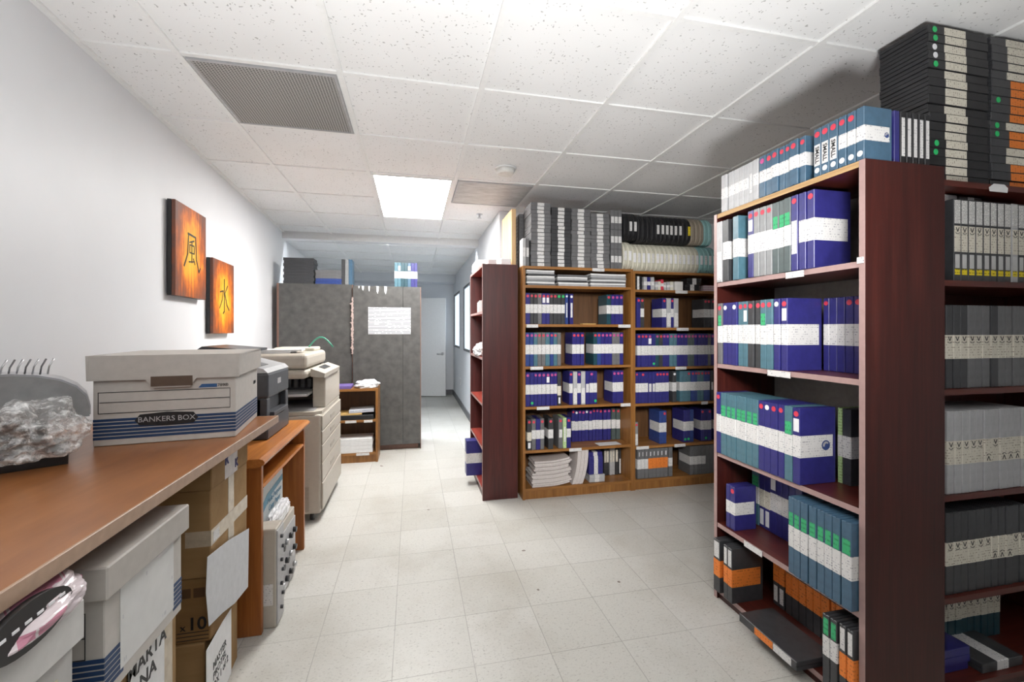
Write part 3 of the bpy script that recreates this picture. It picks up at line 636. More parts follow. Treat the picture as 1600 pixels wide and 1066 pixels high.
# cases lying flat, their long spine to the front
def flat(x0, y0, z0, n, L, d, tk, specs, where, group, name='cassette_case', rz=0, jit=.003, post=None):
    out = []
    for i in range(n):                                 # i counts from the bottom
        mat, cn, code, st = specs[i] if isinstance(specs, list) else specs
        j = random.uniform(-jit, jit); z = z0+.0008+tk*(i+.5)+.0004*i
        if rz == 0: loc, rot = (x0+j, y0+random.uniform(-jit, jit), z), (0, PI/2, 0)
        else: loc, rot = (x0, y0+j, z), (0, PI/2, rz)
        feat = FEAT.get(code, ''); 
        if code == 'A': feat = ' with orange label'
        if st in STK: feat = ' with '+STK[st][1]+' dot'
        o = case(name, name.replace('_', ' '), 'flat %s %s%s, %s from top, %s' % (cn, name.replace('_', ' '), feat, ORD[n-1-i], where), group,
                 tk, L, d, mat, code, st, loc, rot, dotz=.032 if st in STK else None)
        out.append(o)
    return out
BK = (DARKGREY, 'black')
for k, x in enumerate((.872, 1.035, 1.198, 1.358)):
    n = (17, 16, 16, 15)[k]
    flat(x, 3.212, 1.7655, n, .158, .22, .0282, (GREYPL if k != 1 else DARKGREY, 'dark grey', 'F', '-'), '%s stack atop left oak bookcase' % ORD[k], 'dark cases stacked on the left oak bookcase')
# a stack behind, turned side-on, its spines to the corridor
flat(.842, 3.62, 1.7655, 16, .158, .17, .0282, (GREYPL, 'dark grey', 'F', '-'), 'side-on stack behind the others', 'dark cases stacked on the left oak bookcase', rz=-PI/2)
for tier in range(3):
    for k in range(3):
        case('cassette_case', 'cassette case', 'upright dark grey cassette case, %s of three in the %s tier atop left oak bookcase' % (ORD[k], ("bottom", "middle", "top")[tier]),
             'upright cases on the left oak bookcase', .0305, .155, .2, GREYPL, 'F', '-', (1.541+.032*k, 3.212, 1.7655+.1558*tier), (0, 0, 0))
for k in range(2):
    case('cassette_case', 'cassette case', ('outer', 'inner')[k]+' upright grey cassette case at the corner over the slim red bookcase', 'upright cases on the left oak bookcase', .024, .21, .1, (PALEGREY, GREYPL)[k], 'F', '-', (.821+.026*k, 3.212, 1.7655), (0, 0, 0))
# the big stacks on the corner bookcase
b = BK; g_ = (BLACKPL, 'black')
S1 = [(*g_, c, s) for c, s in zip('ZZZZZZZZZZZZZZZZZZ', '---'+'gg'+'-------'+'g'+'-----')]
for i, (c, s) in {17: ('Z', 'g'), 16: ('Z', 'g'), 15: ('Z', 'w'), 14: ('Z', 'w'), 13: ('Z', 'g')}.items(): S1[i] = (*g_, c, s)
S1[12] = (*g_, 'Z', '-')
flat(1.760, 1.178, 1.8005, 18, .286, .163, .0305, S1, 'first tall stack on corner bookcase', 'tall cassette stacks on the corner bookcase')
S2 = [(*b, c, s) for c, s in zip('AAAZZAAZAAAAZZZZ'+'AA', '-------'+'gg'+'----'+'g'+'----')]
S2 = [(*b, c, s) for c, s in zip(['A', 'A', 'A', 'Z', 'Z', 'A', 'A', 'Z', 'A', 'A', 'A', 'A', 'A', 'Z', 'Z', 'Z', 'Z', 'Z'], ['-', '-', '-', '-', '-', '-', 'g', 'g', '-', '-', 'g', '-', '-', '-', '-', '-', '-', '-'])]
flat(2.056, 1.175, 1.8005, 18, .286, .163, .0305, S2, 'second tall stack on corner bookcase', 'tall cassette stacks on the corner bookcase')
# slim disc cases standing on the near end panel
for k in range(6):
    x = 1.568+.0265*k
    o = case('disc_case', 'disc case', ('blue disc case leaning beside the steel blue tape case atop near bookcase' if k == 0 else 'black disc case with white spine, %s of five beside the tall cassette stack' % ORD[k-1]),
             'disc cases on the near bookcase', .0225, .176, .13, (NAVY if k == 0 else BLACKPL), '-' if k == 0 else 'T', '-', (x, 1.140, 1.8365), (0, 0, 0))
    if k:
        lb = [c for c in o.children][0]; bpy.data.objects.remove(lb)
        child('label', label_mesh(.0225, .176, .13, .15, .88, 0, .0035), PRINT, o)
# flat ones on the shelves
flat(1.815, 1.20, 1.743+.0015, 1, .12, .14, .028, [(PALEGREY, 'grey', 'B', '-')], 'over upright cassettes, corner bookcase', CG)
flat(1.945, 1.20, 1.743+.0015, 1, .11, .14, .026, [(DARKGREY, 'black', 'B', '-')], 'second box over upright cassettes, corner bookcase', CG)
flat(1.99, 1.16, .0505, 1, .20, .163, .034, [(DARKGREY, 'black', 'B', '-')], 'before upright cases, bottom shelf, corner bookcase', CG)
flat(1.83, 1.19, .0505, 3, .14, .12, .028, [(NAVY, 'blue', '-', '-')]*3, 'beside flat case, bottom shelf, corner bookcase', CG)
t_ = flat(1.348, 1.60, .0505, 1, .285, .163, .034, [(DARKGREY, 'black', 'B', '-')], 'jutting out of near bookcase bottom shelf', OG, rz=-PI/2)[0]
for c in list(t_.children): bpy.data.objects.remove(c)
child('label', label_mesh(.034, .285, .163, .30, .62, 0, .002), ORANGE, t_); child('label', label_mesh(.034, .285, .163, .63, .92, 0, .002), PRINT, t_)
t_['label'] = 'big black case with orange and white spine lying flat, jutting from near bookcase'
# blue cases standing in the bottom of the slim red bookcase
for k in range(3):
    case('tape_case', 'tape case', 'big blue tape case in the slim red bookcase, %s from the front' % ORD[k], 'blue cases in the slim red bookcase', .033, .286, .17, NAVY, 'B', '-', (.43, 3.62+.035*k, .0805), (0, 0, -PI/2))

# ------------------------------------------------------------------ reel cases on the right oak bookcase
def reel_profile(hh, r=.104):
    pts = []; a = hh/2
    for cx, cz, t0 in ((a-r*.55, r*.55, -90), (a-r, hh-r, 0), (-a+r, hh-r, 90), (-a+r*.55, r*.55, 180)):
        rr = r*.55 if cz < hh/2 else r
        for k in range(6):
            t = math.radians(t0+18*k); pts.append((cx+rr*math.cos(t), cz+rr*math.sin(t)))
    return pts
REEL = {}
def reel(x, z, hh, tk, mat, cn, where, group, lab, lean=0, yaw=0):
    k = (hh, tk)
    if k not in REEL:
        m = MB(); pr = reel_profile(hh)
        pr = [(y+hh/2, zz) for y, zz in pr]; c = .008
        sc = [((y-hh/2)*.93+hh/2, (zz-hh/2)*.95+hh/2) for y, zz in pr]
        rings = [(-tk/2, sc), (-tk/2+c, pr), (-.0022, pr), (-.0022, sc), (.0022, sc), (.0022, pr), (tk/2-c, pr), (tk/2, sc)]
        vs_ = [[m.bm.verts.new((xx, y, zz)) for y, zz in P] for xx, P in rings]
        m.bm.faces.new(vs_[0]); m.bm.faces.new(vs_[-1][::-1]); n = len(pr)
        for A, B in zip(vs_, vs_[1:]):
            for i in range(n): m.bm.faces.new((A[i], B[i], B[(i+1) % n], A[(i+1) % n]))
        m2 = MB(); m2.box(-tk*.28, tk*.28, -.0012, .0045, hh*.30, hh*.62); m3 = MB(); m3.tube([(0, .03, hh*.9), (0, .018, hh*.84), (0, .012, hh*.78)], .006)
        REEL[k] = (m.mesh('reel_case_body', CREAM), m2.mesh('reel_label', PRINT))
    bm_, lm = REEL[k]
    o = bpy.data.objects.new('reel_case', bm_); COL.objects.link(o); o.location = (x, 3.215+random.uniform(-.003, .003), z); o.rotation_euler = (0, lean, yaw)
    o.material_slots[0].link = 'OBJECT'; o.material_slots[0].material = mat
    tag(o, '%s tape reel case, %s, atop right oak bookcase' % (cn, where), 'reel case', group)
    if lab: child('label', lm, lab, o)
    return o
for i in range(21):
    x = 1.655+.0405*i
    zz = 1.7665 if x < 1.72 else 1.753
    mat, cn = (CREAM, 'cream') if i < 17 else (AQUA, 'aqua')
    reel(x, zz, .236, .0385, mat, cn, '%s from left in the lower tier' % ORD[i], 'reel cases on the right oak bookcase', WHITEST if i % 3 else PRINT)
for i in range(20):
    x = 1.66+.0405*i
    mat, cn = (BLACKPL, 'black') if i < 15 else ((TANPL, 'tan') if i < 18 else (AQUA, 'aqua'))
    lab = PRINT if i in (1, 2, 7, 8, 9, 10, 11, 12) else (YELLOW if i == 14 else None)
    reel(x, (2.0035 if x < 1.745 else 1.990), .232, .0385, mat, cn+(' white-labelled' if lab is PRINT else ' yellow-labelled' if lab else ''), '%s from left in the upper tier' % ORD[i], 'reel cases on the right oak bookcase', lab, 0)

# plywood board standing at the end of the stacks
t = thing('plywood_board', 'thick pale plywood board standing on edge beside the dark cassette stacks', 'board', (.765, 3.40, 1.779))
MB().box(-.0, .036, 0, .38, 0, .465, .002).build('panel', PLY, t)

# ------------------------------------------------------------------ papers and magazines in the oak bookcases
def wavy(m, x0, x1, y0, y1, z, tk, amp, ph, nx=10, sag=None, mi=None):
    top = []; bot = []
    for i in range(nx+1):
        u = i/nx; x = x0+(x1-x0)*u; dz = amp*math.sin(u*PI*1.6+ph)+(sag(u) if sag else 0)
        top.append((x, z+dz+tk)); bot.append((x, z+dz))
    m.prism(bot+top[::-1], 'y', y0, y1, mi)
FOLD = [GREYPL, WHITEPAPER, MIDGREY, PALEGREY, WHITEPAPER, DARKGREY, PALEGREY, WHITEPAPER]
for k, (a, b, n) in enumerate(((.835, 1.075, 8), (1.082, 1.345, 6), (1.352, 1.668, 7))):
    for i in range(n):
        m = MB(); j = random.uniform(-.008, .008); wavy(m, a+.009+j, b-.009+j, 3.215+random.uniform(0, .012), 3.44, 1.6212+.0148*i, .0128, .0007, i+k)
        o = m.build('paper_folder', FOLD[(i+k*3) % 8])
        tag(o, 'flat paper folder in the %s pile under oak bookcase top, %s from bottom' % (ORD[k], ORD[i]), 'folder', 'folders in the top of the left oak bookcase')
for i in range(13):
    m = MB(); a, b2 = .885+.006*math.sin(i*2.1)+(.02 if i > 6 else 0), 1.185+.014*math.sin(i*1.3)
    wavy(m, a, b2, 3.216+.006*math.sin(i*3.3), 3.40, .0835+.0150*i, .0128, 0, 0, 14, lambda u: .06*max(0, ((a+(b2-a)*u)-1.035)/.3)**1.6)
    o = m.build('magazine', PAPEREDGE)
    tag(o, 'limp magazine in the pile on the bottom oak shelf, %s from bottom' % ORD[i], 'magazine', 'magazines on the bottom shelf of the left oak bookcase')
for i in range(6):
    m = MB(); x = 1.252+.0150*i
    pts = []
    for s_ in (0, 1):
        col_ = [(x+s_*.0138-.048*(1-q/8)**2.2, .0835+.262*q/8) for q in range(9)]
        pts += col_ if s_ == 0 else col_[::-1]
    m.prism(pts, 'y', 3.216+.004*(i % 2), 3.40); o = m.build('magazine', PAPEREDGE)
    tag(o, 'upright bent magazine beside the limp pile, %s from left, bottom oak shelf' % ORD[i], 'magazine', 'magazines on the bottom shelf of the left oak bookcase')
o = MB().box(0, .19, 0, .09, 0, .0012).build('loose_paper', WHITEPAPER, None, (1.43, 3.21, .3705), (0, 0, .04)); tag(o, 'loose white paper sheet lying on the front edge of an oak shelf', 'paper')
o = MB().box(0, .11, 0, .06, 0, .006).build('paper_pad', MANILA, None, (1.29, 3.21, 1.3255), (0, 0, .0)); tag(o, 'small tan paper pad lying in the gap on the second oak shelf', 'paper')
# small cassettes lying in the bottom of the left oak bookcase
for i in range(8):
    flat(1.352 if i < 7 else 1.346, 3.235 if i > 1 else 3.225, .0825+.0292*i, 1, .118 if i > 1 else .128, .11, .0288, [((NAVY, 'navy') if i > 1 else (PALEGREY, 'pale')) + ('B', '-')], 'small pile, bottom of left oak bookcase, level '+ORD[i], 'small cassettes on the bottom shelf of the left oak bookcase', name='video_cassette', jit=.001)
# small video cassettes on the top shelf of the right oak bookcase
VG = 'small cassettes on the top shelf of the right oak bookcase'; VZ = 1.6055
def vflat(x, z, L, tk, col, cn, lab): 
    o = case('video_cassette', 'v', lab, VG, tk, L, .09, col, 'B', '-', (x, 3.225, z+tk/2), (0, PI/2, 0)); o['category'] = 'video cassette'
def vup(x, w_, h_, col, code, lab):
    o = case('video_cassette', 'v', lab, VG, w_, h_, .10, col, code, '-', (x, 3.225, VZ), (0, 0, 0)); o['category'] = 'video cassette'
for i in range(4): vflat(1.736, VZ+.0275*i, .07, .0265, BLACKPL, 'black', 'small black video cassette lying flat, %s from bottom in the corner pile' % ORD[i])
for i, (x, w_, h_, c, n) in enumerate(((1.835, .028, .105, PALEGREY, 'pale'), (1.866, .028, .105, NAVY, 'navy'), (1.900, .03, .105, PALEGREY, 'whitish'), (1.936, .022, .07, PALEGREY, 'short pale'), (1.962, .022, .072, CREAM, 'cream'),
        (1.987, .022, .088, RED, 'pink-red'), (2.012, .022, .066, PALEGREY, 'grey-white'), (2.044, .026, .07, PALEGREY, 'whitish'), (2.074, .026, .072, CREAM, 'short cream'))):
    vup(x, w_, h_, c, 'B', '%s upright video cassette, %s in the row on top oak shelf' % (n, ORD[i]))
for i in range(4): vflat(2.215 if i > 1 else 2.195, VZ+.0265*i, .135, .0255, BLACKPL, 'black', 'black and white video cassette lying flat, %s from bottom, mid-shelf pile' % ORD[i])
o = MB().box(0, .075, 0, .09, 0, .075, .002).build('small_box', WHITECARD, None, (2.105, 3.23, VZ)); tag(o, 'small white carton between the video cassettes on the top oak shelf', 'box')
o = MB().box(0, .11, 0, .09, 0, .05, .002).build('small_box', printed('floral_print', (.62, .55, .55), (.4, .12, .3), 60, .55), None, (2.375, 3.23, VZ)); tag(o, 'small patterned carton at the far end of the top oak shelf', 'box')
# leaning pale case in the fifth shelf corner
case('tape_case', 'tape case', 'thin pale tape case with red dot leaning in the shelf corner', 'tape cases in the oak bookcases', .026, .19, .12, MIDGREY, 'V', 'r', (1.752, 3.216, .3505), (0, .0, 0))

# ------------------------------------------------------------------ odds and ends on the slim red bookcase
for i, (x, y, sx, sy, sz) in enumerate(((.515, 3.60, .10, .30, .085), (.56, 3.34, .075, .13, .055), (.66, 3.32, .085, .12, .06))):
    o = MB().box(0, sx, 0, sy, 0, sz, .012, seg=2).build('white_box', plain('white_carton%d' % i, (.72, .72, .72), .5, .03), None, (x, y, 1.7785))
    tag(o, ('long white carton at the aisle edge atop the slim red bookcase', 'small white carton at the near corner atop slim red bookcase', 'white carton beside the oak top atop slim red bookcase')[i], 'box', 'white cartons on the slim red bookcase')
for i in range(6):
    o = MB().box(0, .07, 0, .007, 0, .10-.006*(i % 3)).build('white_card', WHITEPAPER, None, (.525+.003*(i % 2), 3.38+.055*i, 1.4225), (.0, 0, .12*(1 if i % 2 else -1)))
    tag(o, 'small white card standing on the slim red bookcase, %s from the front' % ORD[i], 'card', 'white cards in the slim red bookcase')
def lump(name, mat, loc, dims, label, cat, rough=.25, seed=1, sub=5, freq=3.2, rz=0, flatbase=True):
    bm = bmesh.new(); bmesh.ops.create_icosphere(bm, subdivisions=sub, radius=1); rnd = random.Random(seed)
    ws = [(Vector((rnd.gauss(0, 1), rnd.gauss(0, 1), rnd.gauss(0, 1.3))).normalized(), rnd.uniform(2.2, 5)*(1 if q < 8 else 3), rnd.uniform(0, 6), (1 if q < 8 else .36)) for q in range(22)]
    for v in bm.verts:
        d0 = v.co.copy(); s_ = sum((abs(math.sin(d0.dot(d_)*f+p_))-.63)*a_ for d_, f, p_, a_ in ws)
        p = d0*(1+rough*.42*s_)
        p = Vector((math.copysign(abs(p.x)**.75, p.x), math.copysign(abs(p.y)**.75, p.y), p.z))
        if flatbase: p.z = max(p.z, -.62)
        v.co = Vector((p.x*dims[0]/2, p.y*dims[1]/2, (p.z+.62)*dims[2]/1.62))
    zmin = min(v.co.z for v in bm.verts)
    for v in bm.verts: v.co.z -= zmin
    for f in bm.faces: f.smooth = False
    me = bpy.data.meshes.new(name); bm.to_mesh(me); bm.free(); me.materials.append(mat)
    o = bpy.data.objects.new(name, me); COL.objects.link(o); o.location = loc; o.rotation_euler = (0, 0, rz)
    if label: tag(o, label, cat)
    return o
m_, t, b = nt('white_plastic_bag')
n = noise(t, objco(t), 28, 3); t.links.new(ramp(t, [(.3, (.55, .55, .57)), (.6, (.82, .82, .83))], n.outputs[0]), b.inputs['Base Color']); b.inputs['Roughness'].default_value = .22
BAG = m_
lump('plastic_bag', BAG, (.575, 3.60, 1.0725), (.16, .40, .10), 'crumpled white plastic bag on a shelf of the slim red bookcase', 'bag', seed=5)

# ------------------------------------------------------------------ grey cabinets, and what stands on them
def cabinet(x0, x1, y0, y1, h, label, kick, lip):
    t = thing('storage_cabinet', label, 'cabinet', (x0, y0, 0), 0, 'grey laminate cabinets'); w_ = x1-x0
    MB().box(0, w_, .02, y1-y0, kick, h, .001).build('body', GREYLAM, t)
    if kick: MB().box(.02, w_-.02, .05, y1-y0-.02, 0, kick).build('plinth', GREYEDGE, t)
    return t, w_
cl, w_ = cabinet(-1.325, -.622, 4.86, 5.28, 1.756, 'left grey laminate cabinet standing against the white wall behind the copier', .05, 0)
MB().box(0, w_, 0, .0195, .05, 1.756, .001).build('door', GREYLAM, cl)
MB().box(-.018, 0, .0, .42, 0, 1.756).build('side_edge', GREYEDGE, cl)
MB().box(w_, w_+.006, .0, .42, 0, 1.756).build('side_edge', GREYEDGE, cl)
cr, w_ = cabinet(-.610, .08, 4.83, 5.25, 1.742, 'right grey laminate cabinet with a white notice taped to its front', .06, 0)
MB().box(0, w_*.735, 0, .0195, .06, 1.742, .001).build('door', GREYLAM, cr)
MB().box(w_*.735+.002, w_, 0, .0195, .06, 1.742, .001).build('door', GREYLAM, cr)
MB().box(w_, w_+.006, .0, .42, 0, 1.742).build('side_edge', GREYEDGE, cr)
for k, (x, dx, h_) in enumerate(((.09, .022, .05), (.155, .016, .06), (.235, .026, .08), (.315, .028, .085), (.055, .012, .03))):
    m = MB(); m.prism([(x, 1.7415), (x+dx, 1.7415), (x+dx*.9, 1.742-h_*.55), (x+dx*.55, 1.742-h_), (x+dx*.12, 1.742-h_*.7)], 'y', -.0015, -.0003); m.build('tape_strip', WHITEST, cr)
# torn tape left along the seam
rnd = random.Random(3); m = MB(); L = []; Rr = []
for i in range(46):
    z = 1.62-.0125*i*1.05; a_ = .004+.014*rnd.random()*(1 if i % 5 else 2); b2 = .002+.008*rnd.random(); L.append((-a_, z)); Rr.append((b2, z))
m.prism(L+Rr[::-1], 'y', -.0016, -.0003); m.build('torn_tape', plain('torn_tape', (.42, .32, .29), .6, .3, scale=60), cr)
o = MB().box(-.218, .218, -.0012, 0, -.142, .142).build('notice_sheet', printed('notice_print', (.62, .62, .64), (.10, .10, .12), 62, .60, wscale=20, ink_k=.9), None, (-.239, 4.8285, 1.378)); tag(o, 'white printed notice sheet taped on the right grey cabinet', 'notice')
for i in range(9):
    case('cassette_case', 'c', 'dark grey case lying flat, %s from top, tall pile atop left grey cabinet' % ORD[8-i], 'cases atop the grey cabinets', .0292, .29, .17, DARKGREY, '-', '-', (-1.29+.006*(i % 2), 4.88, 1.757+.0294*(i+.5)), (0, PI/2, 0))['category'] = 'cassette case'
for i in range(5):
    case('cassette_case', 'c', '%s case lying flat, %s from top, low pile atop left grey cabinet' % ('blue' if i < 2 else 'pale grey', ORD[4-i]), 'cases atop the grey cabinets', .0292, .255, .17, BLUE if i < 2 else GREYPL, '-', '-', (-.985+.004*(i % 2), 4.88, 1.757+.0294*(i+.5)), (0, PI/2, 0))['category'] = 'cassette case'
for i, (c, n_) in enumerate(((DARKGREY, 'dark grey'), (MIDGREY, 'mid grey'), (STEEL, 'blue-grey'))):
    o = case('tape_case', 'tape case', '%s upright tape case, %s of three atop left grey cabinet' % (n_, ORD[i]), 'cases atop the grey cabinets', .034, .265, .17, c, '-', '-', (-.712+.036*i, 4.88, 1.7565), (0, 0, 0))
for i, (c, n_) in enumerate(((SLATE, 'blue-green'), (SLATE, 'blue-green'), (TEAL, 'teal'), (TEAL, 'teal'), (STEEL, 'steel blue'), (NAVY, 'navy'), (NAVY, 'navy'))):
    case('tape_case', 'tape case', '%s upright tape case, %s of seven atop right grey cabinet' % (n_, ORD[i]), 'cases atop the grey cabinets', .033, .262, .17, c, 'B' if i % 3 != 1 else 'P', '-', (-.175+.0345*i, 4.87, 1.7425), (0, 0, 0))

# ------------------------------------------------------------------ low oak bookcase in front of the right cabinet
low = bookcase('low oak bookcase holding papers between the copier and grey cabinet', (-.93, 4.445, 0), 0, .60, .712, .28, [.095, .412, .712], (OAK, OAKX, None, OAKBACK), th=.022, kick=.075)
shelf_label(low, .412, .30, .40, y=0); shelf_label(low, .412, .47, .55, y=0, drop=.0145); shelf_label(low, .095, .40, .52, y=0)
lump('plastic_bag', BAG, (-.44, 4.56, .7125), (.22, .20, .075), 'crumpled white plastic wrapping on top of the low oak bookcase', 'bag', seed=11, rough=.2)
o = MB().box(0, .16, 0, .2, 0, .03, .002).build('purple_folder', PURPLE, None, (-.74, 4.46, .7125)); tag(o, 'purple folder lying on top of the low oak bookcase', 'folder')
o = MB().box(0, .38, 0, .22, 0, .045, .003).build('ring_binder', BLACKPL, None, (-.87+.12, 4.455, .4125)); tag(o, 'black ring binder lying on the middle shelf of low oak bookcase', 'binder')
o = MB().box(0, .26, 0, .22, 0, .016, .002).build('manila_envelope', MANILA, None, (-.74, 4.457, .458), (0, 0, .03)); tag(o, 'yellow manila envelopes on the black binder in low oak bookcase', 'envelope')
o = MB().box(0, .23, 0, .2, 0, .03, .003).build('magazine', printed('magazine_cover', (.55, .56, .60), (.2, .25, .35), 40, .5), None, (-.60, 4.465, .4745), (0, -.03, .05)); tag(o, 'grey magazine lying on the yellow envelopes in low oak bookcase', 'magazine')
for i in range(4):
    o = MB().box(0, .40-.01*(i % 2), 0, .22, 0, .034, .002).build('paper_ream', WHITEPAPER, None, (-.78+.006*(i % 2), 4.452, .0955+.0345*i)); tag(o, 'white paper ream in the bottom of low oak bookcase, %s from bottom' % ORD[i], 'paper', 'paper reams in the low oak bookcase')

# ------------------------------------------------------------------ office copier
t = thing('photocopier', 'large beige office photocopier with paper drawers beside the oak desk', 'photocopier', (-.60, 3.14, 0)); W = .78
MB().box(-.62, -.0, 0, W, .055, .715, .012, seg=2).build('cabinet_body', BEIGE, t)
m = MB(); m.prism([(-.62, 0), (-.045, 0), (-.0, .045), (0, W-.02), (-.62, W-.02)], 'z', .715, .735); m.build('exit_tray', BEIGE, t)
MB().box(-.50, -.05, .05, .52, .735, .738).build('tray_floor', PALEGREY, t)
fp = MB().box(.0005, .014, .012, W-.012, .075, .255, .006, seg=2).build('drawer', BEIGE, t)
for k, (a, b2) in enumerate(((.262, .385), (.391, .505), (.511, .60), (.606, .705))):
    dr = MB().box(.0005, .010, .012, W-.012, a, b2, .004).build('drawer', BEIGE, t)
    MB().box(.0095, .0118, .30, .46, a+.03, a+.055, .001).build('grip', BEIGED, dr)
MB().box(-.46, -.12, -.006, .0, .30, .60, .002).build('side_panel', BEIGED, t); MB().box(-.30, -.20, -.009, -.006, .46, .54, .002).build('latch', BEIGE, t)
MB().box(-.26, -.07, -.004, 0, .075, .24, .002).build('side_panel', BEIGED, t)
MB().box(-.62, -.08, .60, W, .735, .95).build('rear_column', BEIGED, t)
MB().box(-.085, 0, .17, W, .735, .955, .008, seg=2).build('front_column', BEIGE, t)
MB().box(-.52, -.12, .30, .60, .80, .93, .01).build('toner_bay', DARKGREY, t)
m = MB(); m.box(-.55, -.09, .02, .5, .835, .852, .003); m.build('inner_tray', PALEGREY, t)
for k in range(9): MB().box(-.50+.045*k, -.475+.045*k, .27, .298, .87, .93).build('paper_guide', GREYPL, t)
MB().box(-.64, -.085, 0, W-.1, .955, 1.018, .03, seg=3).build('scanner', BEIGE, t)
adf = MB().box(-.64, -.085, .0, W-.12, 1.020, 1.124, .03, seg=3).build('document_feeder', BEIGE, t)
m = MB(); m.prism([(-.075, .965), (.012, .955), (.016, .985), (-.075, 1.02)], 'y', .06, W-.1); cp = m.build('control_panel', BEIGE, t)
m = MB(); m.prism([(-.062, 1.0158), (-.02, 1.0), (-.02, 1.0012), (-.062, 1.017)], 'y', .25, .48); m.build('display', DARKGREY, cp)
MB().box(-.40, -.12, .40, .62, 1.124, 1.150, .006).build('feeder_tray', CREAM, t)
for x, y in ((-.06, .05), (-.06, W-.06), (-.56, .05), (-.56, W-.06)):
    MB().cyl((y, .029), .028, 'x', x-.012, x+.012, 18).build('caster', BLACKPL, t)
for i in range(2):
    o = MB().box(-.13, .13, -.09, .09, 0, .012).build('paper_stack', WHITEPAPER, None, (-.86-.07+.06*i, 3.28, 1.1255+.0125*i), (0, 0, .1*i)); tag(o, 'flat stack of white paper on the copier lid, %s layer' % ('lower', 'upper')[i], 'paper', 'papers on the copier')
m = MB(); m.tube([(-.78, 3.64, 1.152)]+[(-.78+.02*k, 3.64-.004*k, 1.151+.075*math.sin(PI*k/9)) for k in range(1, 9)]+[(-.60, 3.60, 1.151)], .006); o = m.build('green_cable', plain('green_plastic', (.05, .30, .20), .4)); tag(o, 'looped green cable sticking up behind the copier lid', 'cable')

# ------------------------------------------------------------------ small honey oak desk with the printer
t = thing('computer_desk', 'small honey oak computer desk with slide-out shelf under the dark printer', 'desk', (-.62, 2.03, 0)); Wd = .76
m = MB(); m.prism([(-.50, .712), (-.012, .712), (.018, .722), (.022, .734), (.014, .744), (.0, .748), (-.50, .748)], 'y', -.03, Wd+.03); m.build('desktop', DESK, t)
for y in (0, Wd-.025): MB().box(-.48, 0, y, y+.025, 0, .712, .002).build('side_panel', DESKV, t)
m = MB(); m.prism([(-.42, .602), (-.02, .602), (.0, .610), (-.004, .622), (-.42, .622)], 'y', .03, Wd-.03); m.build('keyboard_shelf', DESK, t)
MB().box(-.48, -.462, .025, Wd-.025, .15, .712).build('back_panel', DESKV, t)
t = thing('printer', 'dark multifunction printer standing on the small honey oak desk', 'printer', (-.685, 2.335, .7485), 0); Wp = .37
PRN = plain('printer_grey', (.05, .051, .058), .35, .1); base = MB().box(-.36, 0, 0, Wp, 0, .10, .006).build('paper_cassette', PRN, t)
for k in range(3): MB().box(-.30+.09*k, -.26+.09*k, -.001, .004, .0, .03).build('foot_notch', BLACKPL, base)
MB().box(-.36, -.03, .0, Wp, .10, .20, .004).build('rear_body', BLACKPL, t)
MB().box(-.10, -.004, .0, .05, .10, .20, .004).build('slot_side', PRN, t); MB().box(-.10, -.004, Wp-.05, Wp, .10, .20, .004).build('slot_side', PRN, t)
MB().box(-.14, .012, .06, Wp-.06, .105, .125, .003).build('output_tray', PRN, t)
MB().box(-.36, .0, .0, Wp, .20, .325, .012, seg=2).build('front_body', PRN, t)
MB().box(-.02, .0012, Wp/2-.03, Wp/2+.03, .255, .285, .002).build('handle', PALEGREY, t)
m = MB(); m.prism([(-.20, .325), (.0, .325), (-.02, .345), (-.20, .395)], 'y', .0, Wp); pn = m.build('control_panel', PALEGREY, t)
m = MB(); m.prism([(-.15, .3826), (-.05, .3549), (-.05, .3565), (-.15, .3842)], 'y', .05, .18); m.build('display', GREYPL, pn)
MB().box(-.36, -.18, 0, Wp, .325, .425, .015, seg=2).build('scanner_lid', BLACKPL, t)
m = MB(); m.prism([(-.34, .425), (-.10, .425), (-.10, .437), (-.30, .455)], 'y', .04, Wp-.04); m.build('feeder_lid', DARKGREY, t)

# equipment under the desk
t = thing('equipment_chassis', 'tall slim beige equipment chassis standing on end under the oak desk', 'electronics', (-.575, 2.068, 0))
MB().box(-.42, 0, 0, .10, 0, .425, .004).build('case_body', BEIGE, t); MB().box(0, .006, .004, .096, .01, .415, .001).build('face_plate', PALEGREY, t)
for k in range(7): MB().cyl((.05+.02*(k % 2), .06+.052*k), .008, 'x', .006, .016, 12).build('connector', DARKGREY, t)
MB().box(-.06, -.012, -.003, 0, .10, .19).build('paper_tag', PRINT, t)
t = thing('equipment_chassis', 'thin grey equipment module squeezed between two chassis under the oak desk', 'electronics', (-.60, 2.176, 0))
MB().box(-.36, 0, 0, .05, 0, .335, .003).build('case_body', PALEGREY, t)
for k in range(5): MB().cyl((.025, .05+.058*k), .009, 'x', 0, .012, 12).build('connector', BLACKPL, t)
t = thing('equipment_chassis', 'beige equipment chassis with round knobs standing at the back under oak desk', 'electronics', (-.615, 2.236, 0))
MB().box(-.38, 0, 0, .30, 0, .345, .004).build('case_body', BEIGE, t); MB().box(0, .006, .006, .294, .008, .30, .001).build('face_plate', PALEGREY, t)
for k in range(12): MB().cyl((.045+.07*(k % 4), .06+.09*(k//4)), .014, 'x', .006, .022, 14).build('knob', BLACKPL if k % 3 else METAL, t)
o = lump('plastic_bag', BAG, (-.646, 2.37, .3478), (.062, .28, .075), 'crumpled clear wrapping lying on the knobbed chassis under the desk', 'bag', seed=21, rough=.2)
t = thing('copy_paper_box', 'white copy paper carton with blue print standing under the oak desk', 'box', (-.685, 2.185, .3463))
MB().box(-.22, 0, 0, .40, 0, .25, .003).build('carton', plain('paper_carton', (.62, .66, .66), .55, .04), t)
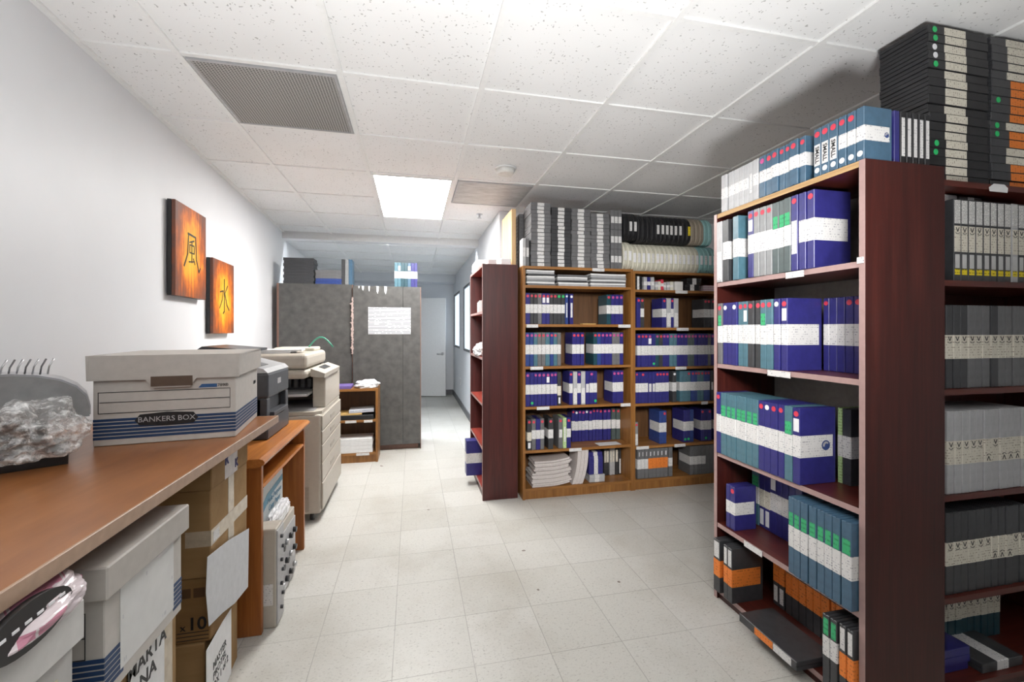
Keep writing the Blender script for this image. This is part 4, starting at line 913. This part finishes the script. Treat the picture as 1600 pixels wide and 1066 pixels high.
m = MB(); m.prism([(.005, .09), (.14, .145), (.395, .165), (.395, .135), (.20, .12), (.005, .05)], 'x', .0, .0008); m.build('blue_swoosh', plain('swoosh_blue', (.12, .30, .42), .5), t)
lettering('lettering', 'Multi-Purpose\nCopy Paper', .040, t, (.0012, .255, .085), (PI/2, 0, PI/2), plain('print_blue', (.10, .28, .42), .5))

# ------------------------------------------------------------------ long work table on the left
t = thing('work_table', 'long brown laminate work table along the white wall, boxes stored under it', 'table', (-.555, 2.035, 0))
m = MB(); m.prism([(WX(.2)+.555+.004, .2-2.035), (-.006, .2-2.035), (-.006, -.006), (WX(2.03)+.555+.004, -.006)], 'z', .893, .92); m.build('tabletop', TABLE, t)
MB().box(-.006, 0, .2-2.035, 0, .892, .9204, .001).build('edge_band', TABEDGE, t); MB().box(WX(2.03)+.56, -.006, -.006, 0, .892, .9204, .001).build('edge_band', TABEDGE, t)
for x, y in ((-.60, -.06), (-.10, -1.80), (-.60, -1.80)): MB().box(x-.02, x+.02, y-.02, y+.02, 0, .893).build('leg', BLACKPL, t)

# banker boxes
BSTR = plain('blue_stripe', (.014, .045, .125), .55, .05); BW = plain('box_grey_white', (.52, .49, .455), .62, .04); LIDW = plain('lid_grey_white', (.47, .44, .405), .62, .05)
def stripes(parent, axis, a, b, q, z0, n, pitch, th):
    for k in range(n):
        z = z0+pitch*k
        m = MB()
        if axis == 'y': m.box(a, b, q-.0008, q-.0002, z, z+th)
        else: m.box(q+.0002, q+.0008, a, b, z, z+th)
        m.build('blue_stripe', BSTR, parent)
t = thing('archive_box', 'grey-white lidded archive box with blue stripes on the table top', 'box', (-.966, 1.612, .9205), .135); w_, d_, h_ = .382, .375, .268
MB().box(0, w_, 0, d_, 0, h_, .002).build('box_body', BW, t)
m = MB(); m.prism([(-.012, .205), (-.006, .205), (.135, .205), (.155, .178), (.255, .178), (.272, .205), (w_+.012, .205), (w_+.012, .205+.001), (w_+.014, .283), (-.014, .283)], 'y', -.011, -.004)
m.build('lid_flap', LIDW, t)
MB().box(-.012, w_+.012, -.004, d_+.012, .275, .283, .002).build('lid', LIDW, t)
MB().box(w_+.004, w_+.012, -.0115, d_+.012, .207, .283, .002).build('lid_flap', LIDW, t); MB().box(-.012, -.004, -.0115, d_+.012, .207, .283, .002).build('lid_flap', LIDW, t)
MB().box(.150, .262, -.0125, -.0112, .182, .214, .0).build('hand_hole', plain('hole_dark', (.10, .065, .045), .8), t)
stripes(t, 'y', 0, w_, 0, .020, 6, .0112, .0082); stripes(t, 'x', 0, d_, w_, .020, 6, .0112, .0082)
m = MB()
for a_ in ((.012, w_-.016, .1005, .1018), (.016, w_-.018, .1345, .1358), (.012, w_-.016, .166, .1673)): m.box(a_[0], a_[1], -.0008, -.0002, a_[2], a_[3]+.0008)
m.box(.012, .0138, -.0008, -.0002, .1005, .1673); m.box(w_-.0173, w_-.016, -.0008, -.0002, .1005, .1673); m.build('printed_frame', INK, t)
m = MB(); m.prism([(.105, .075), (.118, .093), (.19, .098), (.262, .093), (.275, .075), (.262, .058), (.19, .054), (.118, .058)], 'y', -.0018, -.0008); lg = m.build('logo_badge', INK, t)
lettering('lettering', 'BANKERS BOX', .0235, lg, (.19, -.0022, .0755), (PI/2, 0, 0), PALEGREY, depth=.0003)
m = MB(); m.prism([(.275, .172), (.285, .1835), (.328, .1835), (.328, .172)], 'y', -.001, -.0002); m.build('print_tab', INKBLUE, t)
lettering('lettering', '789\u00ae', .014, t, (.345, -.001, .178), (PI/2, 0, 0), INK)
lettering('lettering', '789\u00ae', .020, t, (w_+.001, .315, .15), (PI/2, 0, PI/2), INK)

# comb binding machine under bubble wrap
e_ = Vector((.85, .525, 0)); ang = math.atan2(.525, .85)
t = thing('binding_machine', 'grey comb binding machine with black base at the table corner', 'office machine', (-1.062, 1.470, .9205), ang)
m = MB(); m.prism([(-.105, .0), (.105, .0), (.105, .030), (.085, .036), (-.105, .036)], 'y', -.115, .10); m.build('base', BLACKPL, t)
MB().box(-.10, .06, -.105, .06, .036, .041).build('base_plate', GREYPL, t)
MB().box(-.06, .06, -.0, .10, .036, .17).build('column', GREYPL, t)
prof = [(-.14, .12), (-.14, .246), (.0, .246), (.045, .240), (.09, .226), (.122, .205), (.142, .178), (.150, .145), (.150, .12)]
m = MB(); m.prism(prof, 'y', -.055, .06); hd = m.build('head', plain('machine_silver', (.33, .33, .345), .28, .05), t)
m = MB(); m.prism([(x*.985, z-.004) for x, z in prof], 'y', -.0635, -.0552); m.build('end_cap', MIDGREY, hd)
for k in range(14):
    m = MB(); x = -.125+.0145*k; m.tube([(x, -.028, .240), (x+.003, -.031, .262), (x+.012, -.026, .283)], .0022, 6); m.build('comb_tine', METAL if k % 2 else GREYPL, hd)
m_, tt, b = nt('bubble_wrap'); vo = N(tt, 'ShaderNodeTexVoronoi'); vo.inputs['Scale'].default_value = 95; tt.links.new(objco(tt), vo.inputs['Vector'])
n = noise(tt, objco(tt), 30, 6, .75)
b.inputs['Roughness'].default_value = .08; b.inputs['IOR'].default_value = 1.4; b.inputs['Specular IOR Level'].default_value = .9
tt.links.new(ramp(tt, [(.34, (.78, .78, .76)), (.52, (.90, .90, .89)), (.66, (.95, .95, .95))], n.outputs[0]), b.inputs['Base Color'])
bump(tt, b, math_(tt, 'ADD', vo.outputs['Distance'], math_(tt, 'MULTIPLY', n.outputs[0], 1.2)), .7, .008)
tt.links.new(ramp(tt, [(.36, (.10, .10, .10)), (.50, (.36, .36, .36)), (.66, (.85, .85, .85))], n.outputs[0]), b.inputs['Alpha'])
def crumple(loc, dims, seed, rz):
    bm = bmesh.new(); bmesh.ops.create_icosphere(bm, subdivisions=6, radius=1); rnd = random.Random(seed)
    ws = [(Vector((rnd.gauss(0, 1), rnd.gauss(0, 1), rnd.gauss(0, 1.6))).normalized(), rnd.uniform(2.5, 6)*(1 if q < 9 else 3.2), rnd.uniform(0, 6), (1 if q < 9 else .34)) for q in range(24)]
    for v in bm.verts:
        d0 = v.co.copy(); s_ = sum((abs(math.sin(d0.dot(d_)*f+p))-.63)*a for d_, f, p, a in ws)
        p = d0*(1+.085*s_); p.z = max(p.z, -.7); v.co = Vector((p.x*dims[0]/2, p.y*dims[1]/2, (p.z+.7)*dims[2]/1.7))
    me = bpy.data.meshes.new('bubble_wrap'); bm.to_mesh(me); bm.free(); me.materials.append(MATS['bubble_wrap'])
    o = bpy.data.objects.new('bubble_wrap', me); COL.objects.link(o); o.location = loc; o.rotation_euler = (0, 0, rz); return o
tag(crumple((-.985, 1.40, .955), (.22, .25, .145), 9, .55), 'crumpled clear bubble wrap heaped over the binding machine', 'packaging')

# boxes under the table
def carton(name, label, loc, rz, w_, d_, h_, mat, group=None, tape=None):
    t = thing(name, label, 'box', loc, rz, group); MB().box(0, w_, 0, d_, 0, h_, .003).build('carton', mat, t); return t
CT = 'cartons under the work table'; TAPE = plain('packing_tape', (.50, .42, .32), .22, .12, scale=30)
t = carton('cardboard_box', 'lowest brown carton under the table with a lettered white sheet on it', (-.985, 1.565, 0), .06, .335, .33, .282, KRAFT, CT)
o = MB().box(0, .0012, -.115, .115, -.12, .12).build('paper_sheet', WHITEPAPER, None, (-.6335, 1.655, .165), (0, 0, .06)); tag(o, 'white sheet lettered in black on the lowest carton under the table', 'paper')
lettering('lettering', 'MASTER\nPROTEL\nBOX 1 of 2', .034, o, (.0016, 0, -.005), (PI/2, 0, PI/2), INK, bold=.0004)
t = carton('cardboard_box', 'small brown carton printed x10, second from bottom in the carton stack', (-.985, 1.592, .2825), 0, .35, .31, .206, KRAFTD, CT)
lettering('lettering', 'x', .032, t, (.272, -.001, .052), (PI/2, 0, 0), INK); lettering('lettering', '10', .056, t, (.312, -.001, .060), (PI/2, 0, 0), INK, bold=.001)
m = MB()
for z in (.048, .036, .024): m.box(.255, .345, -.001, -.0002, z-.014, z-.012)
m.build('print_lines', INK, t)
for x in (.262, .302): MB().box(x, x+.032, -.001, -.0002, .145, .175).build('print_mark', plain('print_brown', (.10, .05, .02), .6), t)
t = carton('cardboard_box', 'taped brown carton on the x10 carton beneath the table edge', (-.985, 1.588, .489), 0, .352, .315, .28, KRAFT, CT)
for a_ in ((.135, .185, .0, .28), ): MB().box(.3525, .3532, a_[0], a_[1], a_[2], a_[3]).build('tape_strip', TAPE, t)
MB().box(.3525, .3536, .0, .315, .10, .15).build('tape_strip', TAPE, t); MB().box(.28, .352, -.0008, -.0002, .10, .15).build('tape_strip', TAPE, t)
MB().box(.3537, .3542, .015, .06, .105, .14).build('shipping_label', PRINT, t)
t = carton('cardboard_box', 'top brown carton with blue marks right under the table top', (-.985, 1.585, .7695), 0, .356, .315, .115, KRAFT, CT)
MB().box(.3563, .3568, .10, .21, .0, .115).build('tape_strip', plain('label_film', (.52, .47, .46), .3, .1), t)
lettering('lettering', 'R', .05, t, (.3572, .115, .065), (PI/2, 0, PI/2), plain('stamp_blue', (.02, .02, .14), .6), bold=.002); lettering('lettering', 'K', .04, t, (.3572, .20, .03), (PI/2, 0, PI/2), MATS['stamp_blue'], bold=.002)
o = MB(); 
o.prism([(1.545, .575), (1.70, .553), (1.90, .508), (1.89, .285), (1.76, .300), (1.66, .33), (1.555, .352), (1.535, .47)], 'x', 0, .0012)
o = o.build('paper_sheet', plain('grey_sheet', (.58, .59, .61), .6, .05), None, (-.6255, 0, 0)); tag(o, 'blank pale sheet stuck over the carton stack below the tape cross', 'paper')
# big archive box on a carton
t = carton('cardboard_box', 'brown carton holding up the big archive box under the table', (-.93, .985, 0), .0, .335, .31, .575, KRAFT, CT)
o = MB().box(0, .0012, -.068, .068, -.15, .15).build('paper_sheet', WHITEPAPER, None, (-.593, 1.165, .42)); tag(o, 'white lettered sheet on the carton below the big archive box', 'paper')
lettering('lettering', 'MARTA\nNA', .046, o, (.0016, .0, .098), (PI/2, 0, PI/2), INK, bold=.0006)
MB().box(.3353, .3358, .252, .29, .0, .575).build('tape_strip', TAPE, t)
t = thing('archive_box', 'big white lidded archive box with blue stripes under the table', 'box', (-.94, .985, .5755), 0); w_, d_, h_ = .368, .285, .25
MB().box(0, w_, 0, d_, 0, h_, .002).build('box_body', BW, t)
MB().box(-.012, w_+.012, -.012, d_+.014, .198, .262, .003).build('lid', LIDW, t)
stripes(t, 'y', 0, w_, 0, .02, 6, .0112, .0082); stripes(t, 'x', 0, .055, w_, .02, 6, .0112, .0082); stripes(t, 'x', .245, d_, w_, .02, 6, .0112, .0082)
MB().box(w_+.0002, w_+.0014, .045, .245, .028, .197).build('taped_label', printed('label_faint', (.70, .70, .69), (.5, .5, .52), 45, .35, wscale=22), t)
m = MB()
for a_ in ((.16, w_-.03, .085, .0865), (.16, w_-.03, .125, .1265), (.16, w_-.03, .172, .1735)): m.box(a_[0], a_[1], -.0008, -.0002, a_[2], a_[3])
m.box(w_-.0315, w_-.03, -.0008, -.0002, .085, .1735); m.build('printed_frame', INK, t)
lettering('lettering', '789\u00ae', .017, t, (w_-.055, -.001, .158), (PI/2, 0, 0), INK)
# nearest box, at the edge of the picture, on another carton
t = carton('cardboard_box', 'brown carton under the nearest lidded box', (-.91, .60, 0), 0, .33, .29, .545, KRAFT, CT)
t = thing('archive_box', 'nearest white lidded box under the table with a dark bag on it', 'box', (-.925, .60, .5455), 0); w_, d_, h_ = .36, .295, .265
MB().box(0, w_, 0, d_, 0, h_, .002).build('box_body', plain('near_box', (.50, .49, .475), .62, .04), t)
MB().box(-.01, w_+.01, -.01, d_+.012, .205, .275, .003).build('lid', WHITECARD, t)
MB().box(w_+.0002, w_+.0014, .10, .26, .07, .17).build('cream_label', printed('cream_faint', (.58, .54, .40), (.35, .38, .42), 40, .4, wscale=22), t)
t = thing('padded_bag', 'pink and white plastic bag with black mesh, squeezed below the table edge', 'bag', (-.62, .79, .8215), 0)
b_o = lump('bag', printed('bag_print', (.66, .58, .60), (.50, .12, .22), 30, .5, rough=.2, wscale=14), (0, .015, 0), (.18, .25, .060), None, None, rough=.16, seed=4); b_o.parent = t
m = MB(); m.cyl((0, .0), .062, 'x', 0, .012, 28); dk = m.build('mesh_disc', plain('black_mesh', (.012, .012, .013), .35), t, (.070, -.015, .035), (0, -.10, .04)); dk.scale = (1, 1.3, .52)
m = MB()
for k in range(6): m.box(.0125, .0135, -.045+.017*k, -.036+.017*k, .012, .020)
m.build('white_dashes', WHITEST, dk)
# paper tag on the corner bookcase lip
o = MB(); o.prism([(0, 0), (.085, 0), (.088, .016), (.07, .028), (.02, .028), (-.003, .014)], 'y', 0, .0012); o = o.build('paper_tag', WHITEPAPER, None, (1.985, 1.1385, 1.773)); tag(o, 'curled white paper tag taped to the top edge of corner bookcase', 'tag')
